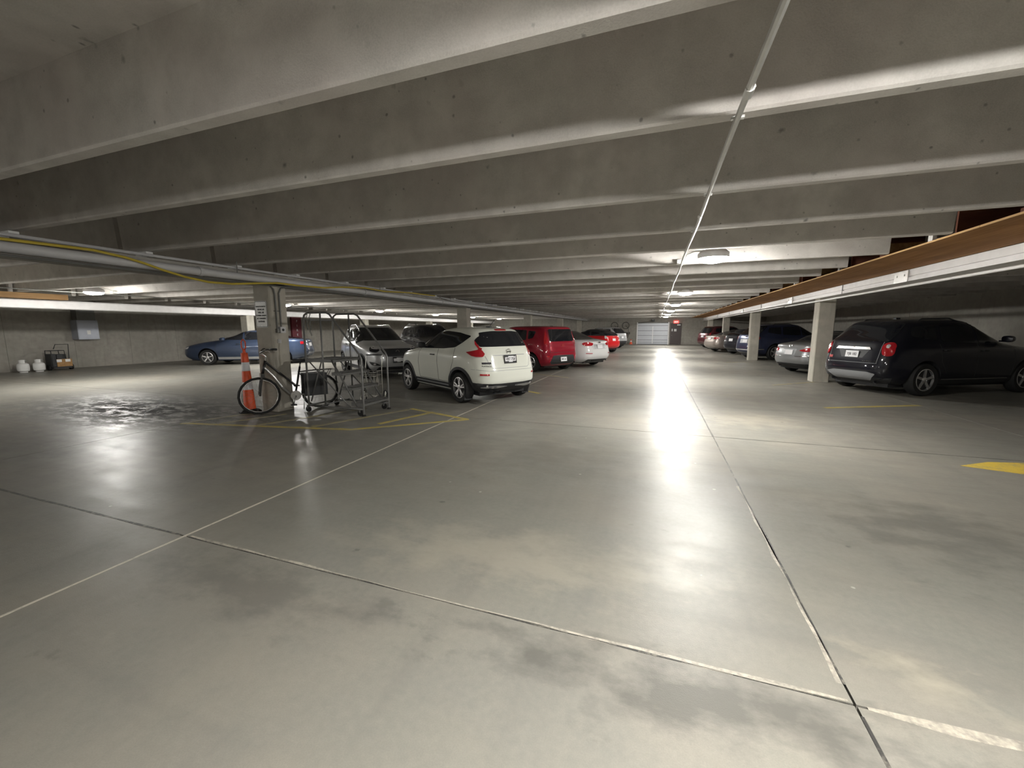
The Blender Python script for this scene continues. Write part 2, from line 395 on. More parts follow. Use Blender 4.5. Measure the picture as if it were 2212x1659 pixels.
# girders and the columns that carry them
g = MB(); g.box(-6.95, -6.5, YB, YF, 2.30, 2.47); g.obj('girder', m['girder_grey'])
tag(bpy.data.objects['girder'], 'grey concrete girder on the middle column row beneath the beam ends', 'girder', kind='structure')
g = MB(); g.prism([(-17.6, 2.145), (-17.17, 2.145), (-17.15, 2.165), (-17.15, 2.365), (-17.19, 2.40), (-17.6, 2.40)], YB, YF, 'y')
tag(g.obj('girder', m['girder_white']), 'white painted girder running past the far left lamps', 'girder', kind='structure')
g = MB(); g.prism([(4.20, 2.335), (4.62, 2.335), (4.62, 2.54), (4.21, 2.54), (4.21, 2.425), (4.235, 2.42), (4.235, 2.405), (4.20, 2.40)], YB, YF, 'y')
gr = tag(g.obj('girder', m['girder_white']), 'white steel girder below the plywood along the right hand row', 'girder', kind='structure')
for yy in (9.5, 16.0, 24.0, 33.0):
    MB().box(4.185, 4.2, yy - .22, yy + .22, 2.33, 2.53).obj('splice_plate', m['conduit'], gr)
    for q in (-.12, .12): MB().lathe([(.018, 0), (.018, .012)], 6, (4.173, yy + q, 2.45), 'x').obj('bolt', m['conduit'], gr)
for yy in (6.0, 12.0, 20.0, 28.0): MB().box(4.19, 4.24, yy - .004, yy + .004, 2.335, 2.54).obj('seam', m['trim_grey'], gr)

def column(x, y, w, d, h, label, name='column'):
    b = MB(); c = .018
    b.prism([(x + c, y), (x + w - c, y), (x + w, y + c), (x + w, y + d - c), (x + w - c, y + d), (x + c, y + d), (x, y + d - c), (x, y + c)], .0, h, 'z')
    return tag(b.obj(name, m['col']), label, 'column', kind='structure')
lab = ['nearest right hand column, before the black crossover', 'second right hand column, beside the dark blue wagon', 'third right hand column, before the small black car',
       'fourth right hand column, above the champagne sedan']
for k in range(4): column(4.25, 13.55 + 8.45 * k, .40, .37, 2.36, 'square concrete column, ' + lab[k])
column(4.25, 5.1, .40, .37, 2.36, 'square concrete column on the right side just outside the picture')
lab = ['column with the white sign, behind the bicycle', 'second middle column, above the white crossover', 'third middle column, past the red boxy car', 'fourth middle column, above the white sedan', 'farthest middle column, near the end wall']
cols = [column(-6.9, 5.4 + 7.95 * k, .40, .35, 2.32, 'grey concrete ' + lab[k]) for k in range(5)]
lab = ['by the front of the blue sedan', 'over the silver crossover', 'above the dark wagon beside the silver crossover', 'at the far end of the left aisle']
for k in range(4): column(-17.6, 13.07 + 7.77 * k, .40, .36, 2.16, 'pale lit concrete column under the far girder, ' + lab[k])

# plywood shelf above the right girder, with boards and blocks between the beam ends
ps = thing('plywood_shelf', 'long brown plywood soffit above the white girder on the right', 'plywood')
y = YB + .1; k = 0
while y < YF - .1:
    l_ = min(2.44, YF - .05 - y)
    b = MB(); b.box(3.14, 4.20, y + .003, y + l_ - .003, 2.545, 2.562, 0); b.box(3.132, 3.1402, y + .003, y + l_ - .003, 2.543, 2.564, 1)
    b.obj('sheet', [m['ply'], m['ply_lit']], ps); y += l_
for i, yy in enumerate(ystem):
    if yy < 2 or i + 1 >= len(ystem): continue
    y1 = ystem[i + 1] - .125
    if i % 2 == 0:
        MB().box(3.22, 4.2, yy + .04, yy + .07, 2.563, ZD).obj('bulkhead_board', m['wood_red'], ps)
        MB().box(3.16, 3.2, yy + .35, yy + .44, 2.563, 2.70).obj('shim', m['card'], ps)
    else:
        MB().box(3.14, 4.15, yy + .1, yy + .18, 2.60, 2.74).obj('wood_block', m['wood'], ps)
        MB().box(3.14, 4.15, yy + .07, yy + .22, 2.563, 2.60).obj('bearer', m['wood_red'], ps)
        MB().box(3.118, 3.14, yy + .09, yy + .2, 2.63, 2.74).obj('shim', m['card'], ps)
for yy in ystem:
    if 2 < yy < 30:
        o = MB().box(-6.85, -6.62, yy - .09, yy - .01, 2.47, ZS).obj('bearing_pad', m['card'], cols[0]); o.parent = bpy.data.objects['girder']
wb = MB().box(-17.14, -16.8, 5.0, 7.15, 2.405, 2.56).obj('timber', m['wood'])
tag(wb, 'short brown timber lying on the far white girder at the left edge', 'timber')

# pipes and conduits
b = MB(); b.tube([(-6.43, y_, 2.365 + .004 * math.sin(y_)) for y_ in range(-8, 43, 3)], .058, 12)
pp = tag(b.obj('pipe', m['pipe'], smooth=True), 'thick pale grey pipe along the middle girder over the bicycle', 'pipe')
for k in range(12):
    yy = -3 + 3.6 * k; MB().lathe([(.07, 0), (.07, .05)], 12, (-6.43, yy, 2.365), 'y').obj('coupling', m['pipe'], pp)
    MB().tube([(-6.43, yy + .6, 2.42), (-6.43, yy + .6, 2.60)], .008, 6).obj('hanger', m['conduit_dark'], pp)
for xx, zz, rr, lb in ((-6.49, 2.285, .014, 'thin dark conduit just under the pale grey pipe'), (-6.47, 2.50, .02, 'thin grey conduit on top edge of the middle girder')):
    tag(MB().tube([(xx, y_, zz) for y_ in range(-8, 43, 5)], rr, 8).obj('conduit', m['conduit_dark'] if rr < .018 else m['pipe'], smooth=True), lb, 'conduit')
hs = [(-6.36, -2, 2.44), (-6.36, 1.2, 2.45), (-6.35, 2.25, 2.43), (-6.34, 2.97, 2.445), (-6.34, 3.28, 2.41), (-6.34, 3.47, 2.37), (-6.34, 3.68, 2.31), (-6.34, 3.95, 2.25), (-6.33, 4.27, 2.21), (-6.33, 4.62, 2.22),
      (-6.33, 5.1, 2.28), (-6.34, 5.46, 2.32), (-6.34, 5.95, 2.32), (-6.34, 6.52, 2.34), (-6.35, 7.03, 2.40), (-6.36, 7.77, 2.455), (-6.38, 8.53, 2.44), (-6.4, 9.6, 2.50), (-6.42, 11, 2.52)]
tag(MB().tube(hs, .016, 8).obj('hose', m['hose'], smooth=True), 'yellow hose sagging along the pale pipe on the left', 'hose')
tag(MB().tube([(-6.4, 11.3, 2.5), (-6.36, 12.4, 2.42), (-6.38, 13.4, 2.44), (-6.42, 14.5, 2.5)], .014, 8).obj('hose', m['pipe'], smooth=True), 'short pale hose looped over the pipe above the white crossover', 'hose')
tag(MB().tube([(4.17, y_, 2.25) for y_ in range(-8, 17, 3)] + [(4.17, 16.4, 2.25)], .022, 10).obj('conduit', m['girder_white'], smooth=True), 'white conduit hung under the right girder, nearest length', 'conduit')
tag(MB().tube([(4.17, y_, 2.27) for y_ in (16.6, 20, 24, 28, 34, 42.3)], .022, 10).obj('conduit', m['girder_white'], smooth=True), 'white conduit hung under the right girder, farther length', 'conduit')
b = MB(); b.tube([(.345 + .006 * math.sin(y_ * 1.7), y_, 2.548) for y_ in [-8 + .5 * i for i in range(101)]], .0155, 8)
lc = tag(b.obj('conduit', m['conduit'], smooth=True), 'long galvanised conduit strapped under the beams feeding the aisle lamps', 'conduit')
for i, yy in enumerate(ystem):
    if yy > -1:
        MB().obox((.345, yy - .05, 2.563), (.03, 0, 0), (0, .012, 0), (0, 0, .006)).obj('strap', m['conduit'], lc)
    if i % 2 == 0 and yy > -1: MB().lathe([(.021, 0), (.021, .07)], 8, (.345, yy + .5, 2.548), 'y').obj('coupling', m['conduit'], lc)
tag(MB().tube([(-15.3 + .01 * math.sin(y_), y_, 2.55) for y_ in range(-8, 43, 2)], .012, 8).obj('conduit', m['conduit_dark'], smooth=True), 'dark conduit under the beams along the left aisle lamps', 'conduit')

# ------------------------------------------------------------------ lamps
def make_lamp():
    t = thing('ceiling_light', '', 'ceiling light')
    MB().lathe([(.05, .50), (.09, .14), (.17, .11), (.212, .07), (.212, .0), (.20, .0)], 24).obj('housing', m['girder_white'], t, smooth=True)
    MB().lathe([(.19, .02), (.198, .0), (.188, -.026), (.145, -.05), (.08, -.063), (.01, -.066)], 16).obj('lens', m['lamp'], t, smooth=True)
    MB().box(-.47, -.33, .58, .72, .035, .10).obj('junction_box', m['conduit'], t)
    MB().tube([(-.36, .62, .10), (-.33, .45, .15), (-.24, .25, .16), (-.12, .08, .13)], .008, 6).obj('whip_cord', m['conduit'], t, smooth=True)
    return t
L0 = make_lamp(); first = True
ordn = ['', '', 'nearest', 'second', 'third', 'fourth', 'fifth', 'sixth', 'farthest']
for row, X_, nm in ((0, .75, 'main aisle'), (1, -14.6, 'left aisle')):
    for k in range(-2, 6):
        o = L0 if first else copy_tree(L0); first = False
        o.location = (X_, 6.75 + 6.1 * k, 2.53)
        o['group'] = 'round lamps over the ' + nm
        o['label'] = (('lit round ceiling lamp over the %s, %s of those in view' % (nm, ['nearest', 'second', 'third', 'fourth', 'fifth', 'farthest'][k])) if k >= 0
                      else 'lit round ceiling lamp behind the camera over the %s, %s' % (nm, ['first', 'second'][k + 2]))

# ------------------------------------------------------------------ end wall
d1 = link('door_1', None); d1.location = (-.3, YF - .03, 0); tag(d1, 'white sectional overhead garage door in the end wall', 'door', kind='structure')
zz = [0.02, .20, .42, .86, 1.33, 1.82, 2.10]
for a, c in zip(zz, zz[1:]): MB().box(-1.40, 1.40, -.05, 0, a + .014, c - .014).obj('panel', m['roller'], d1)
MB().box(-1.40, 1.40, -.02, .0, .0, 2.1).obj('backing', m['trim'], d1)
MB().box(-.03, .03, -.075, -.04, .05, 1.75).obj('stile', m['girder_white'], d1)
for q in (-1.46, 1.46): MB().box(q - .05, q + .05, -.10, .02, 0, 2.16).obj('frame', m['girder_white'], d1)
MB().box(-1.4, 1.4, -.08, -.05, 2.06, 2.16).obj('header', m['conduit_dark'], d1)
MB().box(-.14, .14, -.6, -.1, 2.22, 2.42).obj('opener', m['trim'], d1)
MB().tube([(0, -.1, 2.30), (0, -6, 2.34)], .02, 6).obj('track', m['conduit_dark'], d1)
d2 = link('door_2', None); d2.location = (1.82, YF - .02, 0); tag(d2, 'dark brown steel exit door with two white notices', 'door', kind='structure')
MB().box(-.44, .44, -.04, .0, .02, 1.98).obj('leaf', m['door_brown'], d2)
for a in ((-.5, -.44, 0, 2.04), (.44, .5, 0, 2.04), (-.5, .5, 1.98, 2.05)): MB().box(a[0], a[1], -.06, .0, a[2], a[3]).obj('frame', m['door_brown'], d2)
MB().lathe([(.03, 0), (.045, -.03), (.045, -.06), (.01, -.075)], 12, (-.36, -.05, .90), 'y').obj('knob', m['chrome'], d2, smooth=True)
MB().box(-.38, -.28, -.05, -.04, 1.28, 1.52).obj('notice', m['card'], d2)
MB().box(-.16, .06, -.05, -.04, 1.27, 1.50).obj('notice', m['card'], d2)
MB().box(.10, .40, -.09, -.04, 1.86, 1.92).obj('closer', m['conduit'], d2)
ex = thing('exit_sign', 'glowing red exit sign above the brown door', 'exit sign', (1.82, YF - .1, 2.17))
MB().box(-.22, .22, -.03, .06, -.13, .13).obj('sign_box', m['exit'], ex)
lettering('EXIT', .17, m['exit_letter'], ex, Matrix.Translation((0, -.036, 0)) @ Matrix.Rotation(R(90), 4, 'X'))
for o_ in (1,):
    c = thing('traffic_cone', 'small orange traffic cone by the end wall left of overhead door', 'cone', (-2.3, YF - .5, 0))
    MB().box(-.17, .17, -.17, .17, 0, .035).obj('base', m['orange'], c)
    MB().lathe([(.13, .03), (.03, .5), (.02, .5)], 14).obj('cone_body', m['orange'], c, smooth=True)
    MB().lathe([(.085, .25), (.062, .35)], 14).obj('band', m['reflective'], c, smooth=True)
def wheel_ring(r, t, o): return MB().tube([(r * math.cos(a), 0, r * math.sin(a)) for a in [2 * math.pi * k / 20 for k in range(20)]], t, 6, closed=True)
for i, (xx, z_, lb) in enumerate(((-2.9, 1.35, 'dark bicycle hung upright on end wall, nearer the overhead door'), (-4.0, 1.35, 'dark bicycle hung upright on end wall, farther from the overhead door'))):
    t = thing('bicycle', lb, 'bicycle', (xx, YF - .22, z_), 0)
    for q in (.5, -.5):
        w_ = wheel_ring(.33, .024, None).obj('wheel', m['rubber'], t, smooth=True); w_.location = (0.05 * q, 0, q)
    MB().tube([(.02, 0, .5), (.28, 0, .22), (.3, 0, -.15), (-.02, 0, -.5)], .02, 6).obj('frame', m['black_frame'], t, smooth=True)
    MB().tube([(.3, -.2, .42), (.34, 0, .42), (.3, .18, .42)], .015, 6).obj('handlebar', m['black_frame'], t, smooth=True)
    MB().obox((.42, 0, -.25), (.03, 0, 0), (0, .06, 0), (0, 0, .12)).obj('saddle', m['trim'], t)

# ------------------------------------------------------------------ cars
def pchip(xs_, ys_, x_):
    n = len(xs_); h = [xs_[i + 1] - xs_[i] for i in range(n - 1)]; d = [(ys_[i + 1] - ys_[i]) / h[i] for i in range(n - 1)]
    s = [d[0]] + [0 if d[i - 1] * d[i] <= 0 else 2 * d[i - 1] * d[i] / (d[i - 1] + d[i]) for i in range(1, n - 1)] + [d[-1]]
    for i in range(n - 1):
        if x_ <= xs_[i + 1] or i == n - 2:
            t = (x_ - xs_[i]) / h[i]; t2, t3 = t * t, t ** 3
            return (2 * t3 - 3 * t2 + 1) * ys_[i] + (t3 - 2 * t2 + t) * h[i] * s[i] + (-2 * t3 + 3 * t2) * ys_[i + 1] + (t3 - t2) * h[i] * s[i + 1]

NQ = 22
def outline(xr, xf, hw, nr, nf):
    def quarter(a, n):
        D = []
        for k in range(241):
            t = k / 240 * math.pi / 2
            D.append((a * math.cos(t) ** (2 / n), hw * math.sin(t) ** (2 / n)))
        L = [0]
        for p, q in zip(D, D[1:]): L.append(L[-1] + math.dist(p, q))
        out = []; j = 0
        for k in range(NQ + 1):
            s = L[-1] * k / NQ
            while j < 239 and L[j + 1] < s: j += 1
            f = (s - L[j]) / max(1e-9, L[j + 1] - L[j]); out.append((D[j][0] + (D[j + 1][0] - D[j][0]) * f, D[j][1] + (D[j + 1][1] - D[j][1]) * f))
        return out
    xc = (xr + xf) / 2; a = (xf - xr) / 2
    F = quarter(a, nf); B = quarter(a, nr)
    pts = [(xc + x, y) for x, y in F] + [(xc - x, y) for x, y in B[::-1]][1:]
    pts += [(x, -y) for x, y in pts[::-1]][1:-1]
    return pts

class Car:
    def __init__(s, name, label, pose, spec, paint, scale=1.0, cat='car', group=None):
        s.sp = spec; s.t = thing(name, label, cat, (pose[0], pose[1], 0), R(pose[2]), group)
        s.t.scale = (scale,) * 3
        K = spec['keys']; zs = [k[0] for k in K]; levels = []
        for a, b_ in zip(zs, zs[1:]):
            n = 3 if b_ - a > .1 else 2
            levels += [a + (b_ - a) * i / n for i in range(n)]
        levels.append(zs[-1]); V = []; F = []
        wx = spec['wheels']; n = 4 * NQ
        for z in levels:
            xr, xf, hw = (pchip(zs, [k[c] for k in K], z) for c in (1, 2, 3))
            u = min(1, max(0, (z - spec['belt']) / .3)); nr = spec.get('nr', 6) * (1 - u) + spec.get('gr', 4.5) * u; nf = spec.get('nf', 5) * (1 - u) + 4.0 * u
            for x, y in outline(xr, xf, hw, nr, nf):
                for w_ in wx:
                    y += math.copysign(spec.get('bulge', .02), y) * math.exp(-((x - w_) / .42) ** 2 - ((z - .52) / .26) ** 2) if abs(y) > .5 else 0
                V.append((x, y, z))
        for i in range(len(levels) - 1):
            for k in range(n): F.append([i * n + k, i * n + (k + 1) % n, (i + 1) * n + (k + 1) % n, (i + 1) * n + k])
        top = V[-n:]; c = (sum(p[0] for p in top) / n, 0, zs[-1] + .006); V.append(c); ti = len(V) - 1
        F += [[(len(levels) - 1) * n + k, (len(levels) - 1) * n + (k + 1) % n, ti] for k in range(n)]
        F.append(list(range(n))[::-1])
        b = MB(); b.add(V, F)
        if spec.get('top_black'): b.mi = [1 if sum(V[i][2] for i in f) / len(f) > spec['belt'] + .03 else 0 for f in F]
        me = b.mesh('body', [paint, m['trim']], smooth=True, angle=50)
        s.bvh = BVHTree.FromPolygons([Vector(v) for v in V], F)
        # wheel arches cut out of the solid body
        o = link('body', me); r = spec['wr'] + spec.get('archgap', .055); cut = MB()
        for w_ in wx:
            for sd in (-1, 1):
                y0 = sd * .56; y1 = sd * 1.2
                cut.lathe([(r, min(y0, y1)), (r, max(y0, y1))], 32, (w_, 0, spec['wr'] + .01), 'y')
        co = link('cutter', cut.mesh('cutter', m['trim']))
        md = o.modifiers.new('b', 'BOOLEAN'); md.object = co; md.operation = 'DIFFERENCE'; md.solver = 'EXACT'
        try: md.material_mode = 'TRANSFER'
        except Exception: pass
        dg = bpy.context.evaluated_depsgraph_get(); nm = bpy.data.meshes.new_from_object(o.evaluated_get(dg))
        o.modifiers.clear(); o.data = nm; o.data.name = 'body'; bpy.data.objects.remove(co); o.parent = s.t; s.body = o
        bm = bmesh.new(); bm.from_mesh(nm)
        for e in bm.edges:
            if len(e.link_faces) == 2: e.smooth = e.calc_face_angle(0) < R(48)
        bm.to_mesh(nm); bm.free()
        for p in nm.polygons: p.use_smooth = True
        L = zs and spec['L']
        MB().box(.35, L - .35, -.62, .62, .17, K[1][0]).obj('underbody', m['trim'], s.t)
        s.wheels()
    def hit(s, axis, a, b_):
        if axis == 'L': o, d = Vector((a, 3, b_)), Vector((0, -1, 0))
        elif axis == 'R': o, d = Vector((a, -3, b_)), Vector((0, 1, 0))
        elif axis == 'B': o, d = Vector((-3, a, b_)), Vector((1, 0, 0))
        elif axis == 'F': o, d = Vector((9, a, b_)), Vector((-1, 0, 0))
        elif axis in 'bf':   # wraps round the corners: the projection turns outwards with |y|
            f = min(1, max(0, (abs(a) / s.sp['hw'] - .45) / .5)); f = f * f * 1.1; sg = 1 if axis == 'b' else -1
            d = Vector((sg, -math.copysign(f, a), 0)).normalized(); o = Vector((.15 if sg > 0 else s.sp['L'] - .25, a, b_)) - d * 3
        else: o, d = Vector((a, b_, 5)), Vector((0, 0, -1))
        p, nn, _, _ = s.bvh.ray_cast(o, d)
        if p is None:
            if axis in 'LR': q = Vector((a, .3 if axis == 'L' else -.3, b_))
            elif axis in 'BFbf': q = Vector((.5 if axis in 'Bb' else s.sp['L'] - .5, a, b_))
            else: q = Vector((a, b_, 1))
            p, nn, _, _ = s.bvh.find_nearest(q)
        if nn.dot(d) > 0: nn = -nn
        return p, nn
    def decal(s, name, poly, axis, mat, off=.006, rings=5, smooth=2, sink=.03, parent=None, label=None):
        if axis in 'BF' and name in ('tail_light', 'headlight', 'headlight_strip', 'fog_light', 'fog_lamp', 'reflector', 'lower_bumper', 'skid_strip', 'skid_plate', 'bumper_insert'): axis = axis.lower()
        p = rounded(list(poly), .03 * smooth) if smooth else list(poly)
        # densify
        q = []
        for i in range(len(p)):
            a, c = p[i], p[(i + 1) % len(p)]; k = max(1, int(math.dist(a, c) / .06))
            q += [(a[0] + (c[0] - a[0]) * t / k, a[1] + (c[1] - a[1]) * t / k) for t in range(k)]
        ar = cx = cy = 0
        for i in range(len(q)):
            a, c = q[i], q[(i + 1) % len(q)]; cr = a[0] * c[1] - c[0] * a[1]; ar += cr; cx += (a[0] + c[0]) * cr; cy += (a[1] + c[1]) * cr
        cx /= 3 * ar; cy /= 3 * ar; n = len(q); V = []; F = []
        for j in range(rings):
            f = 1 - j / rings
            for a in q:
                h_, nn = s.hit(axis, cx + (a[0] - cx) * f, cy + (a[1] - cy) * f); V.append(h_ + nn * off)
        h_, nn = s.hit(axis, cx, cy); V.append(h_ + nn * off); ci = len(V) - 1
        for j in range(rings - 1):
            for i in range(n): F.append([j * n + i, j * n + (i + 1) % n, (j + 1) * n + (i + 1) % n, (j + 1) * n + i])
        F += [[(rings - 1) * n + i, (rings - 1) * n + (i + 1) % n, ci] for i in range(n)]
        st = len(V)
        for a in q:
            h_, nn = s.hit(axis, a[0], a[1]); V.append(h_ - nn * sink)
        F += [[(i + 1) % n, i, st + i, st + (i + 1) % n] for i in range(n)]
        o = MB().add(V, F).obj(name, mat, parent or s.t, smooth=True, angle=60)
        if label: o['label'] = label
        return o
    def both(s, name, poly, mat, **k):
        return [s.decal(name, poly, ax, mat, **k) for ax in 'LR']
    def line(s, name, pts, axis, mat, w=.008, off=.003):
        V = []; F = []; D = []
        for a, c in zip(pts, pts[1:]):
            k = max(1, int(math.dist(a, c) / .05)); D += [(a[0] + (c[0] - a[0]) * t / k, a[1] + (c[1] - a[1]) * t / k) for t in range(k)]
        D.append(pts[-1])
        for i, p in enumerate(D):
            t = Vector(D[min(i + 1, len(D) - 1)]) - Vector(D[max(0, i - 1)]); t.normalize(); nn2 = Vector((-t.y, t.x)) * w / 2
            for sg in (1, -1):
                h_, nn = s.hit(axis, p[0] + nn2.x * sg, p[1] + nn2.y * sg); V.append(h_ + nn * off); V.append(h_ - nn * .01)
            if i:
                a = 4 * i - 4; c = 4 * i; F += [[a, a + 2, c + 2, c], [a, c, c + 1, a + 1], [a + 2, a + 3, c + 3, c + 2]]
        return MB().add(V, F).obj(name, mat, s.t)
    def wheels(s):
        sp_ = s.sp; wr = sp_['wr']; rr = wr * sp_.get('rim', .68); w_ = .105
        if 'wm' not in sp_:
            tp = [(rr, -w_ * .9), (wr * .93, -w_), (wr * .985, -w_ * .75), (wr, -w_ * .4), (wr, w_ * .4), (wr * .985, w_ * .75), (wr * .93, w_), (rr, w_ * .9), (rr * .96, w_ * .5), (rr * .96, -w_ * .5)]
            tire = MB().lathe(tp, 36, axis='y', closed=True).mesh('wheel', m['rubber'], smooth=True, angle=40)
            b = MB(); b.lathe([(rr * 1.0, w_ * .92), (rr * .93, w_ * .95), (rr * .91, w_ * .5), (rr * .97, w_ * .5)], 36, axis='y', closed=True)
            n = sp_.get('spokes', 5); tw = sp_.get('twin', True)
            for k in range(n):
                for e in ((-.17, .17) if tw else (0,)):
                    a = 2 * math.pi * (k + .25) / n; d1 = Vector((math.cos(a + e * .6), 0, math.sin(a + e * .6))); d2 = Vector((math.cos(a + e), 0, math.sin(a + e)))
                    p0 = d1 * rr * .18 + Vector((0, w_ * .72, 0)); p1 = d2 * rr * .94 + Vector((0, w_ * .78, 0))
                    ax = (p1 - p0) / 2; side = ax.normalized().cross(Vector((0, 1, 0))) * rr * (.072 if tw else .11); b.obox((p0 + p1) / 2, ax, side, Vector((0, w_ * .1, 0)))
            b.lathe([(rr * .24, w_ * .6), (rr * .24, w_ * .84), (rr * .16, w_ * .92)], 16, axis='y')
            rim = b.mesh('rim', m[sp_.get('rimmat', 'alloy')], smooth=True, angle=30)
            dk = MB().lathe([(rr * .95, -w_ * .2), (rr * .95, w_ * .25)], 24, axis='y').mesh('brake_disc', m['alloy_dark'])
            sp_['wm'] = (tire, rim, dk)
        tire, rim, dk = sp_['wm']
        for x in sp_['wheels']:
            for sd in (1, -1):
                o = link('wheel', tire, s.t); o.location = (x, sd * (sp_['hw'] - .105), wr); o.rotation_euler = (0, rnd.uniform(0, 1) * 0.0, 0 if sd > 0 else math.pi)
                link('rim', rim, o); link('brake_disc', dk, o)
    def mirror(s, x, z, y, mat, glass=True):
        for sd in (1, -1):
            b = MB(); prof = []
            V = []; F = []; n = 12
            for j, (dx, sc_) in enumerate(((-.09, .72), (-.075, .95), (-.02, 1), (.05, .8), (.10, .35))):
                for k in range(n):
                    a = 2 * math.pi * k / n; ca, sa = math.cos(a), math.sin(a)
                    V.append((x + dx, sd * (y + .10 * sc_ * math.copysign(abs(ca) ** .7, ca)), z + .075 * sc_ * math.copysign(abs(sa) ** .7, sa)))
            for j in range(4):
                for k in range(n): F.append([j * n + k, j * n + (k + 1) % n, (j + 1) * n + (k + 1) % n, (j + 1) * n + k])
            F += [list(range(n)), [4 * n + k for k in range(n)]]
            b.add(V, F); b.obox((x, sd * (y - .11), z - .05), (.03, 0, 0), (0, .05, 0), (0, 0, .018))
            o = b.obj('side_mirror', mat, s.t, smooth=True)
    def handle(s, x, z, mat):
        for ax in 'LR':
            h_, nn = s.hit(ax, x, z); sd = 1 if ax == 'L' else -1
            b = MB(); b.tube([h_ + Vector((-.09, sd * .005, 0)), h_ + Vector((-.07, sd * .035, 0)), h_ + Vector((.07, sd * .035, 0)), h_ + Vector((.09, sd * .005, 0))], .013, 8)
            b.obj('door_handle', mat, s.t, smooth=True)
    def plate(s, z, end='B', text=None, frame=None, y=0, tilt=8, w=.305, h=.152):
        h_, nn = s.hit(end, y, z); sg = -1 if end == 'B' else 1
        pl = MB().box(-w / 2, w / 2, -.004, .004, -h / 2, h / 2).obj('license_plate', m['plate'], s.t)
        pl.matrix_local = Matrix.Translation(h_ + Vector((sg * .022, 0, 0))) @ Matrix.Rotation(R(-90 if end == 'B' else 90), 4, 'Z') @ Matrix.Rotation(R(tilt * -1), 4, 'X')
        if frame:
            b = MB(); t = .014
            for a in ((-w / 2 - t, w / 2 + t, h / 2 - .012, h / 2 + t), (-w / 2 - t, w / 2 + t, -h / 2 - t, -h / 2 + .012), (-w / 2 - t, -w / 2 + .004, -h / 2, h / 2), (w / 2 - .004, w / 2 + t, -h / 2, h / 2)):
                b.box(a[0], a[1], -.009, .004, a[2], a[3])
            b.box(-w / 2, -.06, -.009, .0, h / 2 - .035, h / 2); b.box(.10, w / 2 - .03, -.009, .0, h / 2 - .03, h / 2); b.box(-w / 2, -.05, -.009, .0, -h / 2, -h / 2 + .03); b.box(.06, w / 2, -.009, .0, -h / 2, -h / 2 + .03)
            b.obj('plate_frame', m['trim'], pl)
        if text: lettering(text, .082, m['ink'], pl, Matrix.Translation((0, -.0055, -.004)) @ Matrix.Scale(.86, 4, (1, 0, 0)) @ Matrix.Rotation(R(90), 4, 'X'), bold=.0015)
        return pl
    def badge(s, txt, y, z, size, mat, end='B', bold=0):
        h_, nn = s.hit(end, y, z)
        xa = Vector((0, 0, 1)).cross(nn).normalized(); ya = nn.cross(xa); mt = Matrix((xa, ya, nn)).transposed().to_4x4(); mt.translation = h_ + nn * .006
        return lettering(txt, size, mat, s.t, mt, bold=bold)
    def common(s, sills=True):
        sp_ = s.sp
        for nm_, poly, ax in sp_['glass']:
            if ax == 'S': s.both(nm_, poly, m['glass'], smooth=2)
            else: s.decal(nm_, poly, ax, m['glass'], rings=7)
        for d_ in sp_.get('gaps', []):
            for ax in 'LR': s.line('door_gap_shade', d_, ax, m['trim'])  # narrow dark strips paint in the shade of the door seams
        for x, z in sp_.get('handles', []): s.handle(x, z, m[sp_.get('hmat', 'trim')])
        if 'mirror' in sp_: s.mirror(*sp_['mirror'], s.body.data.materials[0] if not sp_.get('mblack') else m['trim'])
    def sill(s, z0, z1, mat, x0=None, x1=None):
        a, b_ = s.sp['wheels']; s.both('sill', [(a + .40, z0), (b_ - .40, z0), (b_ - .40, z1), (a + .40, z1)], mat, smooth=0, rings=2)
    def arch_trim(s, mat, w=.055):
        r = s.sp['wr'] + s.sp.get('archgap', .055) + .004
        for x in s.sp['wheels']:
            for ax in 'LR':
                V = []; F = []; n = 22
                for i in range(n + 1):
                    a = math.radians(-8 + 196 * i / n)
                    for rr_ in (r, r + w):
                        h_, nn = s.hit(ax, x + rr_ * math.cos(a), s.sp['wr'] + rr_ * math.sin(a)); V.append(h_ + nn * .014); V.append(h_ - nn * .03)
                    if i:
                        p = 4 * i - 4; c = 4 * i; F += [[p, p + 2, c + 2, c], [p, c, c + 1, p + 1], [p + 2, p + 3, c + 3, c + 2]]
                MB().add(V, F).obj('arch_trim', mat, s.t, smooth=True, angle=50)
    def emblem(s, z, kind='ring', end='B', r=.055, y=0, mat='chrome'):
        h_, nn = s.hit(end, y, z); sg = -1 if end == 'B' else 1; c = h_ + nn * .012; b = MB()
        if kind in ('ring', 'ringbar', 'star'):
            b.tube([c + Vector((0, r * math.cos(a), r * math.sin(a))) for a in [2 * math.pi * k / 20 for k in range(20)]], r * .14, 6, closed=True)
        if kind == 'ringbar': b.obox(c + Vector((sg * .004, 0, 0)), (.005, 0, 0), (0, r * 1.1, 0), (0, 0, r * .2))
        if kind == 'star':
            for k in range(3):
                a = math.pi / 2 + 2 * math.pi * k / 3; b.tube([c, c + Vector((0, r * math.cos(a), r * math.sin(a)))], [r * .16, r * .05], 6)
        if kind == 'bow':
            b.obox(c, (.006, 0, 0), (0, r * 1.3, 0), (0, 0, r * .24)); b.obox(c, (.007, 0, 0), (0, r * .5, r * .06), (0, 0, r * .5))
        if kind == 'oval':
            b.tube([c + Vector((0, r * 1.5 * math.cos(a), r * .62 * math.sin(a))) for a in [2 * math.pi * k / 20 for k in range(20)]], r * .12, 6, closed=True); b.obox(c, (.004, 0, 0), (0, r * 1.1, 0), (0, 0, r * .36))
        b.obj('emblem', m[mat], s.t, smooth=True)
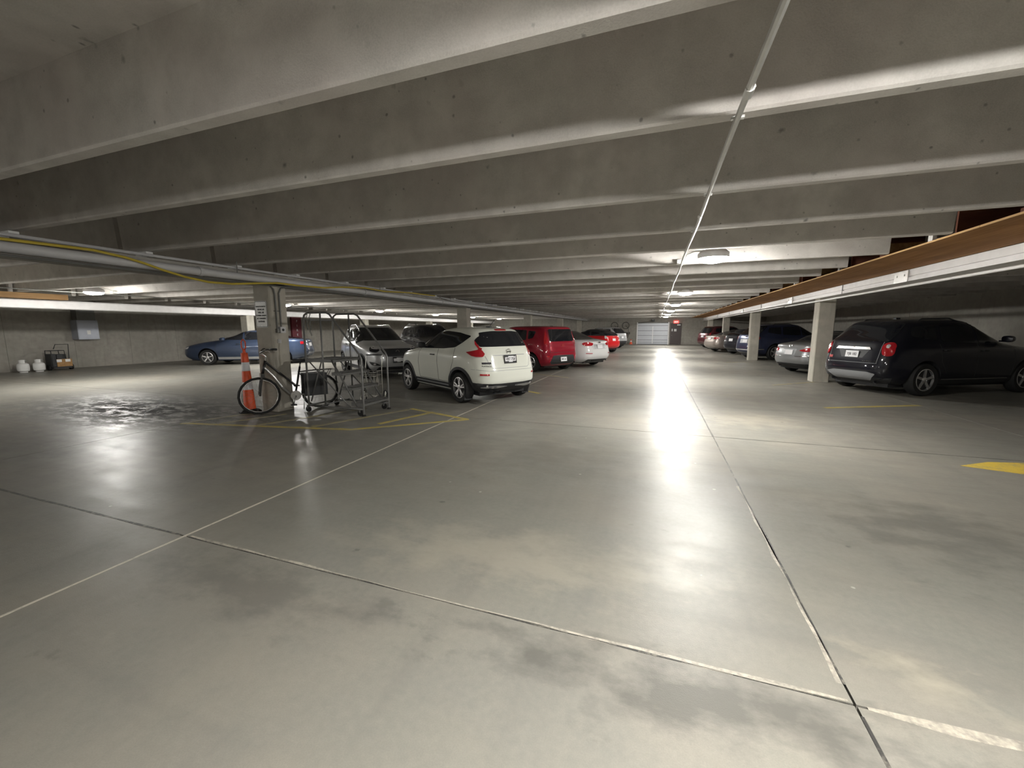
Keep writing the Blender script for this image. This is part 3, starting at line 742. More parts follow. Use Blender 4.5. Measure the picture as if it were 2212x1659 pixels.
    def tail_pipes(s, ys_, z, x=.12, r=.035, mat='trim'):
        for y in ys_: MB().lathe([(r, -.06), (r, .35), (r * .8, .35), (r * .8, -.05)], 14, (x, y, z), 'x', closed=True).obj('exhaust_pipe', m[mat], s.t, smooth=True)
    def rails(s, x0, x1, y, z, mat='alloy'):
        for sd in (1, -1):
            h0 = s.hit('T', x0, sd * y)[0].z; h1 = s.hit('T', x1, sd * y)[0].z
            MB().tube([(x0, sd * y, h0 - .02), (x0 + .12, sd * y, h0 + .05), ((x0 + x1) / 2, sd * y, max(h0, h1) + .065), (x1 - .12, sd * y, h1 + .045), (x1, sd * y, h1 - .02)], .017, 8).obj('roof_rail', m[mat], s.t, smooth=True)

P = {}
P['white'] = mat_paint('pearl_white', (.74, .755, .68), 0, .3)
P['white2'] = mat_paint('plain_white', (.74, .74, .74), 0, .3)
P['silver'] = mat_paint('silver_paint', (.55, .56, .57), .45, .35)
P['grey'] = mat_paint('grey_paint', (.27, .275, .28), .5, .35)
P['champagne'] = mat_paint('champagne_paint', (.38, .33, .30), .5, .35)
P['red'] = mat_paint('dark_red_paint', (.30, .012, .028), .1, .3)
P['bright_red'] = mat_paint('bright_red_paint', (.60, .018, .022), 0, .3)
P['black'] = mat_paint('black_paint', (.006, .0065, .012), .0, .4)
P['navy'] = mat_paint('navy_paint', (.035, .042, .085), .4, .32)
P['blue'] = mat_paint('steel_blue_paint', (.038, .055, .098), .3, .35)
P['maroon'] = mat_paint('maroon_paint', (.09, .02, .025), .3, .35)
P['charcoal'] = mat_paint('charcoal_paint', (.03, .03, .033), .3, .35)

def spec_juke():
    return dict(L=4.135, belt=1.13, wheels=(.76, 3.29), wr=.335, hw=.895, bulge=.035, nr=5.5, nf=4.5, gr=4.2, archgap=.05, spokes=5,
        keys=[(.24, .32, 3.9, .78), (.36, .09, 4.06, .845), (.5, .0, 4.13, .87), (.66, .01, 4.13, .875), (.82, .06, 4.09, .88), (.96, .10, 3.98, .87), (1.03, .12, 3.72, .855), (1.09, .14, 3.35, .83),
              (1.14, .17, 3.04, .81), (1.22, .20, 2.88, .785), (1.36, .27, 2.58, .73), (1.48, .34, 2.30, .675), (1.56, .42, 2.05, .61), (1.605, .60, 1.8, .52), (1.63, .9, 1.5, .36)],
        glass=[('side_window', [(2.62, 1.13), (2.30, 1.36), (1.98, 1.52), (1.55, 1.545), (1.0, 1.51), (.58, 1.44), (.78, 1.30), (1.02, 1.19), (1.5, 1.15)], 'S'),
               ('windshield', [(-.70, 1.17), (.70, 1.17), (.60, 1.42), (.50, 1.54), (-.50, 1.54), (-.60, 1.42)], 'F'),
               ('rear_window', [(-.70, 1.215), (.70, 1.215), (.92, 1.275), (1.03, 1.335), (.92, 1.42), (.70, 1.495), (.28, 1.54), (-.28, 1.54), (-.70, 1.495), (-.92, 1.42), (-1.03, 1.335), (-.92, 1.275)], 'b')],
        gaps=[[(2.62, 1.12), (2.66, .8), (2.6, .42)], [(1.72, 1.14), (1.70, .8), (1.66, .42)], [(1.02, 1.18), (1.0, .9), (1.2, .42), (2.6, .42)]], handles=[(1.92, 1.0)], mirror=(2.42, 1.21, .92), mblack=True)
def spec_soul():
    return dict(L=4.14, belt=1.06, wheels=(.74, 3.31), wr=.325, hw=.90, nr=7.5, nf=5, gr=6.5, spokes=5, bulge=.02,
        keys=[(.22, .22, 3.95, .80), (.36, .03, 4.08, .86), (.5, .0, 4.14, .885), (.75, .02, 4.11, .895), (.9, .05, 4.0, .89), (1.0, .065, 3.6, .875), (1.08, .08, 3.25, .855), (1.2, .105, 3.02, .825), (1.38, .15, 2.75, .775),
              (1.52, .20, 2.55, .73), (1.575, .26, 2.42, .68), (1.605, .45, 2.2, .56), (1.62, .8, 1.9, .4)],
        glass=[('side_window', [(3.0, 1.08), (2.62, 1.46), (1.98, 1.49), (1.95, 1.06)], 'S'), ('side_window', [(1.88, 1.08), (1.90, 1.49), (1.1, 1.47), (1.05, 1.12)], 'S'),
               ('side_window', [(.95, 1.15), (1.0, 1.45), (.62, 1.43), (.7, 1.2)], 'S'),
               ('windshield', [(-.76, 1.12), (.76, 1.12), (.68, 1.5), (-.68, 1.5)], 'F'), ('rear_window', [(-.60, 1.08), (.60, 1.08), (.58, 1.50), (-.58, 1.50)], 'B')],
        gaps=[[(2.95, 1.05), (2.9, .4)], [(1.92, 1.05), (1.9, .4)], [(1.05, 1.1), (1.12, .6)]], handles=[(2.05, .95), (1.15, .97)], mirror=(2.85, 1.15, .95), hmat='chrome')
def spec_sedan(L=4.87, Hh=1.47, hw=.925, rear=1.05, fo=.98, trunk=1.04):
    k = L / 4.87; t = trunk - 1.04
    return dict(L=L, belt=trunk + .0, wheels=(rear, L - fo), wr=.33, hw=hw, nr=5, nf=4.5, gr=4, spokes=5, bulge=.015,
        keys=[(.2, .32, L - .28, hw - .10), (.34, .07, L - .06, hw - .035), (.48, .0, L, hw - .01), (.62, .01, L - .01, hw - .0), (.76, .05, L - .06, hw - .0), (.86 + t / 2, .08, L - .38, hw - .015), (.94 + t, .09, L - .8, hw - .03), (.99 + t, .10, L - 1.12, hw - .05),
              (1.03 + t, .16, L - 1.38, hw - .075), (1.07 + t, .42, L - 1.52, hw - .105), (1.12 + t, .80 * k, L - 1.66, hw - .13), (1.24, 1.15 * k, L - 2.0, hw - .20), (Hh - .09, 1.55 * k, L - 2.36, hw - .28), (Hh - .035, 1.85 * k, L - 2.6, hw - .34), (Hh - .008, 2.1 * k, L - 2.78, hw - .44), (Hh, 2.25 * k, L - 2.9, hw - .55)],
        glass=[('side_window', [(L - 1.62, 1.05 + t), (L - 2.4, Hh - .09), (2.52 * k, Hh - .075), (2.46 * k, 1.04 + t)], 'S'), ('side_window', [(2.38 * k, 1.04 + t), (2.44 * k, Hh - .075), (1.75 * k, Hh - .11), (1.1 * k, 1.13 + t), (1.3 * k, 1.06 + t)], 'S'),
               ('windshield', [(-.74, 1.06 + t), (.74, 1.06 + t), (.60, Hh - .06), (-.60, Hh - .06)], 'F'), ('rear_window', [(-.70, 1.09 + t), (.70, 1.09 + t), (.55, Hh - .05), (-.55, Hh - .05)], 'B')],
        gaps=[[(L - 1.5, 1.0), (L - 1.42, .7), (L - 1.5, .35)], [(2.42 * k, 1.02), (2.42 * k, .35)], [(1.3 * k, 1.03), (1.35 * k, .75), (1.55 * k, .4)]], handles=[(2.6 * k, .9), (1.5 * k, .92)], mirror=(L - 1.75, 1.08 + t, hw + .04))
def spec_suv(L=4.77, Hh=1.72, hw=.92, rear=.95, fo=.96, belt=1.16, lean=.10, wr=.36):
    return dict(L=L, belt=belt, wheels=(rear, L - fo), wr=wr, hw=hw, nr=6, nf=4.6, gr=4.8, spokes=5, bulge=.02, twin=False,
        keys=[(.25, .30, L - .25, hw - .10), (.38, .06, L - .06, hw - .03), (.54, .0, L, hw - .01), (.75, .02, L - .02, hw), (belt - .22, .06, L - .12, hw - .005), (belt - .12, .08, L - .45, hw - .02), (belt - .06, .10, L - .95, hw - .04), (belt, .12, L - 1.26, hw - .07), (belt + .06, .15, L - 1.42, hw - .09),
              (belt + .22, .15 + lean * 1.2, L - 1.72, hw - .15), (Hh - .18, .15 + lean * 2.4, L - 2.02, hw - .21), (Hh - .07, .28 + lean * 2.8, L - 2.25, hw - .28), (Hh - .015, .5 + lean * 3, L - 2.5, hw - .42), (Hh, .9 + lean * 3, L - 2.8, hw - .58)],
        glass=[('side_window', [(L - 1.5, belt + .03), (L - 2.1, Hh - .15), (2.42, Hh - .13), (2.38, belt + .02)], 'S'), ('side_window', [(2.30, belt + .02), (2.34, Hh - .13), (1.42, Hh - .14), (1.36, belt + .05)], 'S'),
               ('side_window', [(1.26, belt + .06), (1.32, Hh - .15), (.72, Hh - .19), (.62, belt + .16)], 'S'),
               ('windshield', [(-.74, belt + .05), (.74, belt + .05), (.62, Hh - .09), (-.62, Hh - .09)], 'F'), ('rear_window', [(-.66, belt + .05), (.66, belt + .05), (.60, Hh - .10), (-.60, Hh - .10)], 'B')],
        gaps=[[(L - 1.4, belt - .02), (L - 1.36, .75), (L - 1.42, .42)], [(2.34, belt), (2.32, .42)], [(1.3, belt), (1.34, .75), (1.5, .5)]], handles=[(2.5, 1.0), (1.45, 1.02)], mirror=(L - 1.72, belt + .10, hw + .05))

# --- 1 the white crossover nearest the camera
c = Car('crossover_car', 'pearl white crossover parked nearest on the left, beside the steel ladder', (-2.713, 7.654, 149), spec_juke(), P['white'], .95)
c.common(); c.arch_trim(m['trim'], .06); c.sill(.27, .40, m['trim'])
c.both('sill_strip', [(1.25, .33), (2.8, .33), (2.8, .355), (1.25, .355)], m['trim_grey'], smooth=0, rings=2, off=.016)
c.decal('lower_bumper', [(-.82, .245), (.82, .245), (.85, .47), (.3, .445), (-.3, .445), (-.85, .47)], 'B', m['trim'], smooth=0, off=.012)
for sd in (1, -1):
    c.both('bumper_side', [(.20, .27), (.42, .27), (.36, .48), (.22, .465)], m['trim'], smooth=0, rings=3) if sd > 0 else None
    c.decal('skid_strip', [(sd * .10, .385), (sd * .40, .355), (sd * .74, .385), (sd * .42, .412)], 'B', m['alloy'], off=.022, smooth=1)
    c.decal('tail_light', [(sd * .60, 1.07), (sd * .65, 1.01), (sd * .90, 1.01), (sd * 1.06, 1.03), (sd * 1.26, 1.10), (sd * 1.05, 1.125), (sd * .84, 1.155), (sd * .66, 1.15)], 'B', m['red_lens'], off=.02, smooth=1)
    c.decal('tail_light', [(sd * .68, 1.145), (sd * .84, 1.15), (sd * .86, 1.19), (sd * .97, 1.26), (sd * 1.0, 1.345), (sd * .90, 1.275), (sd * .74, 1.205), (sd * .64, 1.18)], 'B', m['red_lens'], off=.016, smooth=.5)
    c.decal('reflector', [(sd * .56, .625), (sd * .74, .63), (sd * .74, .665), (sd * .56, .66)], 'B', m['red_lens'], off=.01, smooth=0)
    c.decal('headlight', [(sd * .55, .72), (sd * .72, .66), (sd * .80, .74), (sd * .70, .82)], 'F', m['clear_lens'])
c.decal('grille', [(-.4, .62), (.4, .62), (.5, .86), (-.5, .86)], 'F', m['trim'], smooth=1)
c.decal('brake_light', [(-.15, 1.552), (.15, 1.552), (.15, 1.578), (-.15, 1.578)], 'B', m['red_lens'], off=.014, smooth=1)
c.line('tailgate_gap', [(.60, 1.03), (.52, .80), (.46, .77), (-.46, .77), (-.52, .80), (-.60, 1.03)], 'B', m['trim_grey'], .008)
c.line('tailgate_crease_shade', [(.43, 1.035), (-.43, 1.035)], 'B', m['trim_grey'], .012)  # grey line stands in for the shade along the fold
c.line('bumper_gap', [(.86, .76), (.55, .72), (-.55, .72), (-.86, .76)], 'B', m['trim_grey'], .007)
c.plate(.95, text='VBT 758', frame=True)
c.emblem(1.10, 'ringbar', r=.055); c.tail_pipes((.50, .36), .275, .06)
c.decal('badge', [(.68, .86), (.50, .86), (.50, .90), (.68, .90)], 'B', m['ink'], smooth=0, off=.004)
c.badge('PLATINUM', .60, .82, .045, m['ink']); c.badge('JUKE', -.66, .87, .045, m['trim_grey'])
b = MB(); b.obox((.85, .0, 1.632), (.07, 0, 0), (0, .03, 0), (0, 0, .02)); b.tube([(.82, 0, 1.64), (.62, 0, 1.80)], .006, 6); b.obj('antenna', m['trim'], c.t)
for sd in (1, -1): MB().obox((.52 * 1, sd * .80, .22), (.012, 0, 0), (0, .10, 0), (0, 0, .13)).obj('mud_flap', m['trim'], c.t)

# --- 2 dark red boxy car
c = Car('boxy_car', 'dark red boxy hatchback parked behind the white crossover', (-3.03, 13.93, 149.5), spec_soul(), P['red'])
c.common()
c.decal('bumper_insert', [(-.52, .30), (.52, .30), (.60, .36), (.50, .60), (-.50, .60), (-.60, .36)], 'B', m['trim'], smooth=1, off=.012)
for sd in (1, -1):
    c.decal('tail_light', [(sd * .66, .97), (sd * .80, .96), (sd * .84, 1.12), (sd * .80, 1.38), (sd * .72, 1.44), (sd * .655, 1.2)], 'B', m['red_lens'], off=.015)
    c.decal('reflector', [(sd * .62, .55), (sd * .72, .55), (sd * .72, .60), (sd * .62, .60)], 'B', m['red_lens'], smooth=0, off=.01)
    c.decal('headlight', [(sd * .55, .78), (sd * .8, .80), (sd * .8, .98), (sd * .58, .94)], 'F', m['clear_lens'])
c.line('tailgate_gap', [(.61, 1.5), (.63, .7), (-.63, .7), (-.61, 1.5)], 'B', m['trim'], .009)
c.plate(.46, text='MFL 62'); c.emblem(.94, 'oval', r=.05, mat='red_lens')
MB().obox((.62, 0, 1.61), (.05, 0, 0), (0, .03, 0), (0, 0, .015)).obj('antenna', m['trim'], c.t)

# --- 3 white sedan
c = Car('sedan_car', 'white sedan with dark taillights parked beyond the dark red boxy car', (-2.0, 16.05, 149.5), spec_sedan(), P['white2'])
c.common()
for sd in (1, -1):
    c.decal('tail_light', [(sd * .36, .95), (sd * .44, .86), (sd * .76, .85), (sd * .98, .93), (sd * .88, .985), (sd * .55, 1.0)], 'B', m['red_lens'], off=.012)
    c.decal('reflector', [(sd * .48, .555), (sd * .72, .56), (sd * .72, .585), (sd * .48, .58)], 'B', m['red_lens'], smooth=0, off=.01)
    c.decal('headlight', [(sd * .5, .66), (sd * .8, .70), (sd * .82, .80), (sd * .55, .74)], 'F', m['clear_lens'])
c.decal('plate_recess', [(-.33, .74), (.33, .74), (.36, .92), (-.36, .92)], 'B', P['silver'], smooth=1, off=.004)
c.plate(.83, w=.30); c.emblem(.985, 'oval', r=.05); c.tail_pipes((.5, -.5), .29, .2, .04, 'chrome')
c.line('trunk_gap', [(.42, .98), (.40, .74), (-.40, .74), (-.42, .98)], 'B', m['trim_grey'], .008)
c.decal('lower_bumper', [(-.7, .24), (.7, .24), (.6, .34), (-.6, .34)], 'B', m['trim'], smooth=0, off=.008)

# --- 4 bright red sedan
c = Car('hatchback_car', 'bright red hatchback with black roof parked past the white sedan', (-2.43, 26.2, 149.5), dict(spec_suv(4.2, 1.50, .88, .75, .85, 1.05, .16, .32), top_black=True), P['bright_red'])
c.common()
for sd in (1, -1):
    c.decal('tail_light', [(sd * .60, .92), (sd * .78, .90), (sd * .84, 1.02), (sd * .74, 1.10), (sd * .62, 1.04)], 'B', m['clear_lens'], off=.012, label='pale taillight')
    c.decal('headlight', [(sd * .5, .76), (sd * .78, .80), (sd * .78, .9), (sd * .55, .86)], 'F', m['clear_lens'])
c.decal('roof_wrap', [(.75, .45), (2.1, .45), (2.1, -.45), (.75, -.45)], 'T', m['glass'], smooth=1)
c.plate(.84); c.emblem(1.0, 'ring', r=.05)
# --- 5 silver SUV at the far end
c = Car('suv_car', 'silver SUV with black rear bumper, farthest car in the left row', (-2.42, 32.86, 149.5), spec_suv(4.6, 1.66, .91, .95, .95, 1.12, .11, .35), P['silver'])
c.common()
c.decal('lower_bumper', [(-.85, .28), (.85, .28), (.87, .58), (-.87, .58)], 'B', m['trim'], smooth=0, off=.012)
for sd in (1, -1):
    c.decal('tail_light', [(sd * .64, .98), (sd * .80, .97), (sd * .85, 1.08), (sd * .74, 1.12)], 'B', m['red_lens'], off=.012)
    c.decal('headlight', [(sd * .5, .82), (sd * .78, .86), (sd * .78, .98), (sd * .55, .94)], 'F', m['clear_lens'])
c.plate(.86); c.decal('plate_recess', [(-.35, .76), (.35, .76), (.3, .96), (-.3, .96)], 'B', m['trim_grey'], smooth=0, off=.004)

# --- 6 silver crossover facing the camera side, nose to nose with the left row
def front_face(c, z0, dz=.0, grille=True):
    for sd in (1, -1):
        c.decal('headlight', [(sd * .47, z0 + .075), (sd * .58, z0 - .02), (sd * .84, z0 + .01), (sd * 1.02, z0 + .13), (sd * .78, z0 + .125)], 'F', m['glass'], off=.012)
        c.decal('headlight_strip', [(sd * .54, z0 + .07), (sd * .86, z0 + .095), (sd * .92, z0 + .118), (sd * .54, z0 + .09)], 'F', m['clear_lens'], off=.018, smooth=0)
        c.decal('fog_light', [(sd * .48, .44), (sd * .72, .45), (sd * .88, .56), (sd * .62, .53)], 'F', m['trim'], off=.012)
        c.decal('fog_lamp', [(sd * .60, .465), (sd * .66, .465), (sd * .66, .505), (sd * .60, .505)], 'F', m['clear_lens'], off=.018)
    c.decal('grille', [(-.34, z0 - .14), (.34, z0 - .14), (.44, z0 - .02), (.46, z0 + .08), (-.46, z0 + .08), (-.44, z0 - .02)], 'F', m['trim'], off=.012, smooth=1)
    c.decal('lower_intake', [(-.6, .30), (.6, .30), (.56, .39), (-.56, .39)], 'F', m['trim'], off=.01, smooth=1)
c = Car('crossover_car', 'silver crossover facing out with dark windshield, seen behind the steel ladder', (-10.76, 12.77, -36), spec_suv(4.28, 1.66, .885, .85, .87, 1.10, .12, .34), P['silver'])
c.common(); front_face(c, .84); c.arch_trim(m['trim'], .04); c.sill(.27, .38, m['trim'])
c.plate(.60, 'F', frame=True); c.emblem(.83, 'ring', 'F', .05); c.rails(.9, 2.5, .56, 1.66)
for sd in (1, -1): c.decal('tail_light', [(sd * .62, .95), (sd * .8, .95), (sd * .82, 1.1), (sd * .7, 1.1)], 'B', m['red_lens'])
c.both('window_trim', [(2.78, 1.115), (.62, 1.25), (.62, 1.265), (2.78, 1.13)], m['chrome'], smooth=0, rings=2, off=.009)
c.plate(.85)
# --- 7 dark wagon beside it
c = Car('suv_car', 'dark charcoal SUV beside the silver crossover, half hidden by the white crossover', (-11.2, 17.0, -36), spec_suv(4.6, 1.74, .92, .95, .95, 1.16, .10, .36), P['charcoal'])
c.common(); front_face(c, .88); c.plate(.62, 'F'); c.rails(.9, 2.8, .58, 1.7, 'trim')
for sd in (1, -1): c.decal('tail_light', [(sd * .62, .95), (sd * .8, .95), (sd * .82, 1.15), (sd * .7, 1.15)], 'B', m['red_lens'])
# --- 8 blue sedan against the left wall
s_ = spec_sedan(5.05, 1.50, .92, 1.0, 1.10, 1.07); s_['spokes'] = 5; s_['twin'] = False
c = Car('sedan_car', 'steel blue sedan parked against the far left wall behind a pale column', (-15.15, 14.6, 210), s_, P['blue'])
c.common(); c.sill(.24, .34, P['silver'])
for sd in (1, -1):
    c.decal('tail_light', [(sd * .55, .88), (sd * .82, .86), (sd * .85, .98), (sd * .6, .99)], 'B', m['red_lens'])
    c.decal('headlight', [(sd * .5, .66), (sd * .8, .70), (sd * .84, .80), (sd * .55, .74)], 'F', m['clear_lens'])
c.plate(.84); c.emblem(1.0, 'bow', r=.06)
# --- 9 black crossover on the right
s_ = spec_suv(4.77, 1.72, .92, .95, .96, 1.16, .12, .365)
c = Car('suv_car', 'black SUV with silver skid plate parked nearest on the right', (4.39, 11.69, 29.2), s_, P['black'])
c.common(); c.rails(.95, 2.7, .60, 1.72, 'trim')
c.decal('skid_plate', [(-.42, .33), (.42, .33), (.56, .48), (.40, .52), (-.40, .52), (-.56, .48)], 'B', m['trim_grey'], off=.016, smooth=1)
c.decal('lower_bumper', [(-.82, .27), (.82, .27), (.85, .40), (-.85, .40)], 'B', m['trim'], off=.008, smooth=0)
c.decal('chrome_bar', [(-.40, 1.02), (.42, 1.02), (.38, 1.075), (-.36, 1.075)], 'B', m['chrome'], off=.022, smooth=0)
c.decal('plate_recess', [(-.25, .83), (.25, .83), (.36, 1.02), (-.36, 1.02)], 'B', m['trim'], off=.004, smooth=0)
for sd in (1, -1):
    c.decal('tail_light', [(sd * .58, 1.13), (sd * .60, .93), (sd * .66, .88), (sd * .80, .90), (sd * .86, 1.02), (sd * .90, 1.15), (sd * .78, 1.19), (sd * .66, 1.19)], 'B', m['red_lens'], off=.018)
    c.decal('reflector', [(sd * .64, 1.07), (sd * .70, 1.06), (sd * .73, 1.13), (sd * .66, 1.15)], 'B', m['clear_lens'], off=.022)
c.plate(.91, text='YJB 182'); c.emblem(1.05, 'bow', r=.06)
c.badge('EQUINOX LTZ', -.42, .76, .045, m['chrome'])
c.decal('sticker', [(.58, .80), (.48, .80), (.48, .86), (.58, .86)], 'B', m['ink_red'], smooth=0, off=.004)
c.line('tailgate_gap', [(.58, 1.2), (.56, .72), (-.56, .72), (-.58, 1.2)], 'B', m['trim_grey'], .007)
c.tail_pipes((.5, -.5), .29, .2, .04); c.sill(.26, .36, m['trim'])
c.both('sill_strip', [(1.4, .36), (3.3, .36), (3.3, .375), (1.4, .375)], m['chrome'], smooth=0, rings=2)
b = MB(); b.obox((1.2, 0, 1.735), (.06, 0, 0), (0, .03, 0), (0, 0, .02)); b.obj('antenna', m['trim'], c.t)
# --- 10 grey sedan
c = Car('sedan_car', 'grey sedan parked just past the nearest right hand column', (4.2, 15.75, 29.2), spec_sedan(4.8, 1.42, .90, 1.0, .95, 1.0), P['grey'])
c.common()
for sd in (1, -1): c.decal('tail_light', [(sd * .34, .79), (sd * .50, .755), (sd * .88, .77), (sd * .98, .90), (sd * .62, .89)], 'B', m['red_lens'], off=.012)
c.decal('plate_recess', [(-.23, .64), (.23, .64), (.20, .83), (-.26, .83)], 'B', m['trim_grey'], smooth=0, off=.004)
c.plate(.73); c.emblem(.93, 'ring', r=.045); c.tail_pipes((.48,), .27, .22); c.line('bumper_strip', [(-.82, .62), (-.25, .60)], 'B', m['chrome'], .015, .008); c.line('bumper_strip', [(.82, .62), (.25, .60)], 'B', m['chrome'], .015, .008)
c.decal('lower_bumper', [(-.8, .22), (.8, .22), (.82, .36), (-.82, .36)], 'B', m['trim'], smooth=0, off=.008)
# --- 11 navy wagon
c = Car('suv_car', 'dark blue SUV with chrome bumper strip parked behind the second right hand column', (4.17, 22.75, 27), spec_suv(4.75, 1.73, .93, .95, .95, 1.16, .14, .37), P['navy'])
c.common(); c.rails(.95, 2.7, .6, 1.73, 'trim')
for sd in (1, -1): c.decal('tail_light', [(sd * .62, .98), (sd * .78, .96), (sd * .86, 1.08), (sd * .72, 1.14)], 'B', m['red_lens'], off=.012)
c.line('bumper_strip', [(-.86, .52), (-.5, .48), (.5, .48), (.86, .52)], 'B', m['chrome'], .03, .012); c.plate(.90); c.emblem(1.12, 'star', r=.055)
c.decal('plate_recess', [(-.36, .80), (.36, .80), (.36, 1.0), (-.36, 1.0)], 'B', m['trim_grey'], smooth=0, off=.004)
# --- 12 black car
c = Car('hatchback_car', 'black hatchback parked between the dark blue SUV and champagne sedan', (4.13, 26.6, 29), spec_suv(4.3, 1.50, .88, .85, .88, 1.06, .16, .325), P['black'])
c.common(); c.plate(.86)
for sd in (1, -1): c.decal('tail_light', [(sd * .58, .92), (sd * .80, .92), (sd * .84, 1.04), (sd * .62, 1.05)], 'B', m['red_lens'], off=.012)
# --- 13 champagne sedan
c = Car('sedan_car', 'champagne sedan with wide red taillights below the fourth right hand column', (3.32, 29.6, 27), spec_sedan(4.8, 1.45, .90, 1.05, .98, 1.05), P['champagne'])
c.common(); c.plate(.86)
for sd in (1, -1): c.decal('tail_light', [(sd * .42, .84), (sd * .82, .83), (sd * .84, .97), (sd * .44, .96)], 'B', m['red_lens'], off=.012, smooth=1)
c.tail_pipes((.48,), .26, .24)
# --- 14 maroon van
c = Car('minivan_car', 'maroon minivan parked last in the right row by the end wall', (3.45, 35.2, 29), spec_suv(4.8, 1.72, .93, .95, .96, 1.12, .10, .34), P['maroon'])
c.common(); c.plate(.92); c.decal('chrome_bar', [(-.3, 1.05), (.3, 1.05), (.3, 1.09), (-.3, 1.09)], 'B', m['chrome'], smooth=0, off=.01)
for sd in (1, -1): c.decal('tail_light', [(sd * .70, .95), (sd * .82, .95), (sd * .84, 1.2), (sd * .74, 1.2)], 'B', m['red_lens'], off=.012)

# ------------------------------------------------------------------ rolling ladder
t = thing('rolling_ladder', 'grey rolling warehouse ladder with handrails and four steps, next to the bicycle', 'ladder', (-5.97, 5.6, 0))
ld = m['ladder']; YW = .70; XF = 1.23
def lad(x, y, z): return (x, y, z)
for y, nm in ((0.0, 'near'), (YW, 'far')):
    MB().tube([(0, y, .09), (0, y, 1.68), (.03, y, 1.76), (.10, y, 1.80), (.52, y, 1.80), (.60, y, 1.765), (1.20, y, 1.07), (XF, y, 1.0), (XF, y, .03)], .017, 8).obj('handrail', ld, t, smooth=True)
    MB().tube([(.39, y, .10), (.39, y, 1.80)], .015, 8).obj('post', ld, t, smooth=True)
    MB().tube([(.58, y, .97), (1.10, y, .16)], .017, 8).obj('stringer', ld, t, smooth=True)
    MB().tube([(.05, y, .95), (.95, y, .13)], .012, 6).obj('brace', ld, t, smooth=True)
    MB().tube([(.36, y, .95), (.06, y, .20)], .012, 6).obj('brace', ld, t, smooth=True)
    MB().tube([(0, y, .12), (XF, y, .12)], .017, 8).obj('base_rail', ld, t, smooth=True)
    MB().lathe([(.035, 0), (.035, .012), (.02, .03)], 10, (XF, y, 0)).obj('foot_pad', m['rubber'], t)
MB().tube([(0, 0, .12), (0, YW, .12)], .015, 8).obj('cross_bar', ld, t, smooth=True)
MB().tube([(0, 0, 1.80 - .12), (0, YW, 1.68)], .015, 8).obj('cross_bar', ld, t, smooth=True)
MB().tube([(.30, 0, .14), (.30, YW, .14)], .012, 8).obj('cross_bar', ld, t, smooth=True)
for (x0, x1, z, nm) in ((-.01, .60, .975, 'platform'), (.58, .80, .745, 'step'), (.78, 1.0, .49, 'step'), (.98, XF + .01, .225, 'step')):
    b = MB(); b.box(x0, x1, -.01, YW + .01, z - .008, z + .004); b.box(x1 - .012, x1, -.01, YW + .01, z - .05, z); b.box(x0, x0 + .012, -.01, YW + .01, z - .04, z)
    b.box(x0, x1, -.012, -.004, z - .05, z + .004); b.box(x0, x1, YW + .004, YW + .012, z - .05, z + .004)
    for k in range(5): b.box(x0 + .01, x1 - .01, .04 + k * .14, .05 + k * .14, z + .004, z + .010)
    b.obj(nm, ld, t)
for x, y, r in ((0, 0, .05), (0, YW, .05), (XF - .07, .02, .05), (XF - .07, YW - .02, .05)):
    MB().lathe([(r * .5, -.014), (r, -.018), (r, .018), (r * .5, .014)], 16, (x - .02, y, r), 'y').obj('caster', m['rubber'], t, smooth=True)
    MB().box(x - .035, x - .005, y - .026, y + .026, r + .01, .125).obj('caster_fork', ld, t)
# chain hung on the handrail
t = thing('chain', 'dark link chain hanging from the ladder handrail', 'chain', (-5.85, 5.595, 1.815))
for dy, n, ph in ((-.03, 12, 0), (.022, 16, 1)):
    for k in range(n):
        z = -.012 - k * .026; c0 = Vector((.012 * math.sin(k * 1.3 + ph) + (.02 if ph else 0), dy, z))
        d = Vector((1, 0, 0)) if k % 2 else Vector((0, 1, 0)); pts = [c0 + d * .010 * math.cos(a) + Vector((0, 0, 1)) * .019 * math.sin(a) for a in [2 * math.pi * q / 10 for q in range(10)]]
        MB().tube(pts, .0042, 5, closed=True).obj('chain_link', m['conduit_dark'], t, smooth=True)
MB().tube([(0, -.03, -.012), (.005, -.015, .01), (.008, .005, .012), (.02, .022, -.012)], .006, 6).obj('chain_link', m['conduit_dark'], t, smooth=True)

# ------------------------------------------------------------------ wire shopping cart behind the ladder
t = thing('shopping_cart', 'folding zinc wire shopping cart on two wheels, standing behind the ladder steps', 'cart', (-5.43, 6.66, 0), R(-72))
def wt(pts, r=.004): return MB().tube(pts, r, 6)
bx = [(-.18, -.16), (.18, -.16), (.18, .16), (-.18, .16)]
b = MB()
for z in (.18, .38, .58, .66): b.tube([(x, y, z) for x, y in bx], .005, 6, closed=True)
for k in range(5):
    f = -.18 + .09 * k
    b.tube([(f, -.16, .18), (f, -.16, .66)], .003, 5); b.tube([(f, .16, .18), (f, .16, .66)], .003, 5)
    g2 = -.16 + .08 * k; b.tube([(-.18, g2, .18), (-.18, g2, .66)], .003, 5); b.tube([(.18, g2, .18), (.18, g2, .66)], .003, 5); b.tube([(f, -.16, .18), (f, .16, .18)], .003, 5)
b.obj('basket', m['wire'], t, smooth=True)
for sd in (-.17, .17): wt([(-.19, sd, .10), (-.19, sd, .66), (-.26, sd, .98)], .008).obj('frame', m['wire'], t, smooth=True)
wt([(-.26, -.17, .98), (-.26, .17, .98)], .013).obj('handle', m['trim'], t, smooth=True)
wt([(-.19, -.22, .12), (-.19, .22, .12)], .006).obj('axle', m['wire'], t)
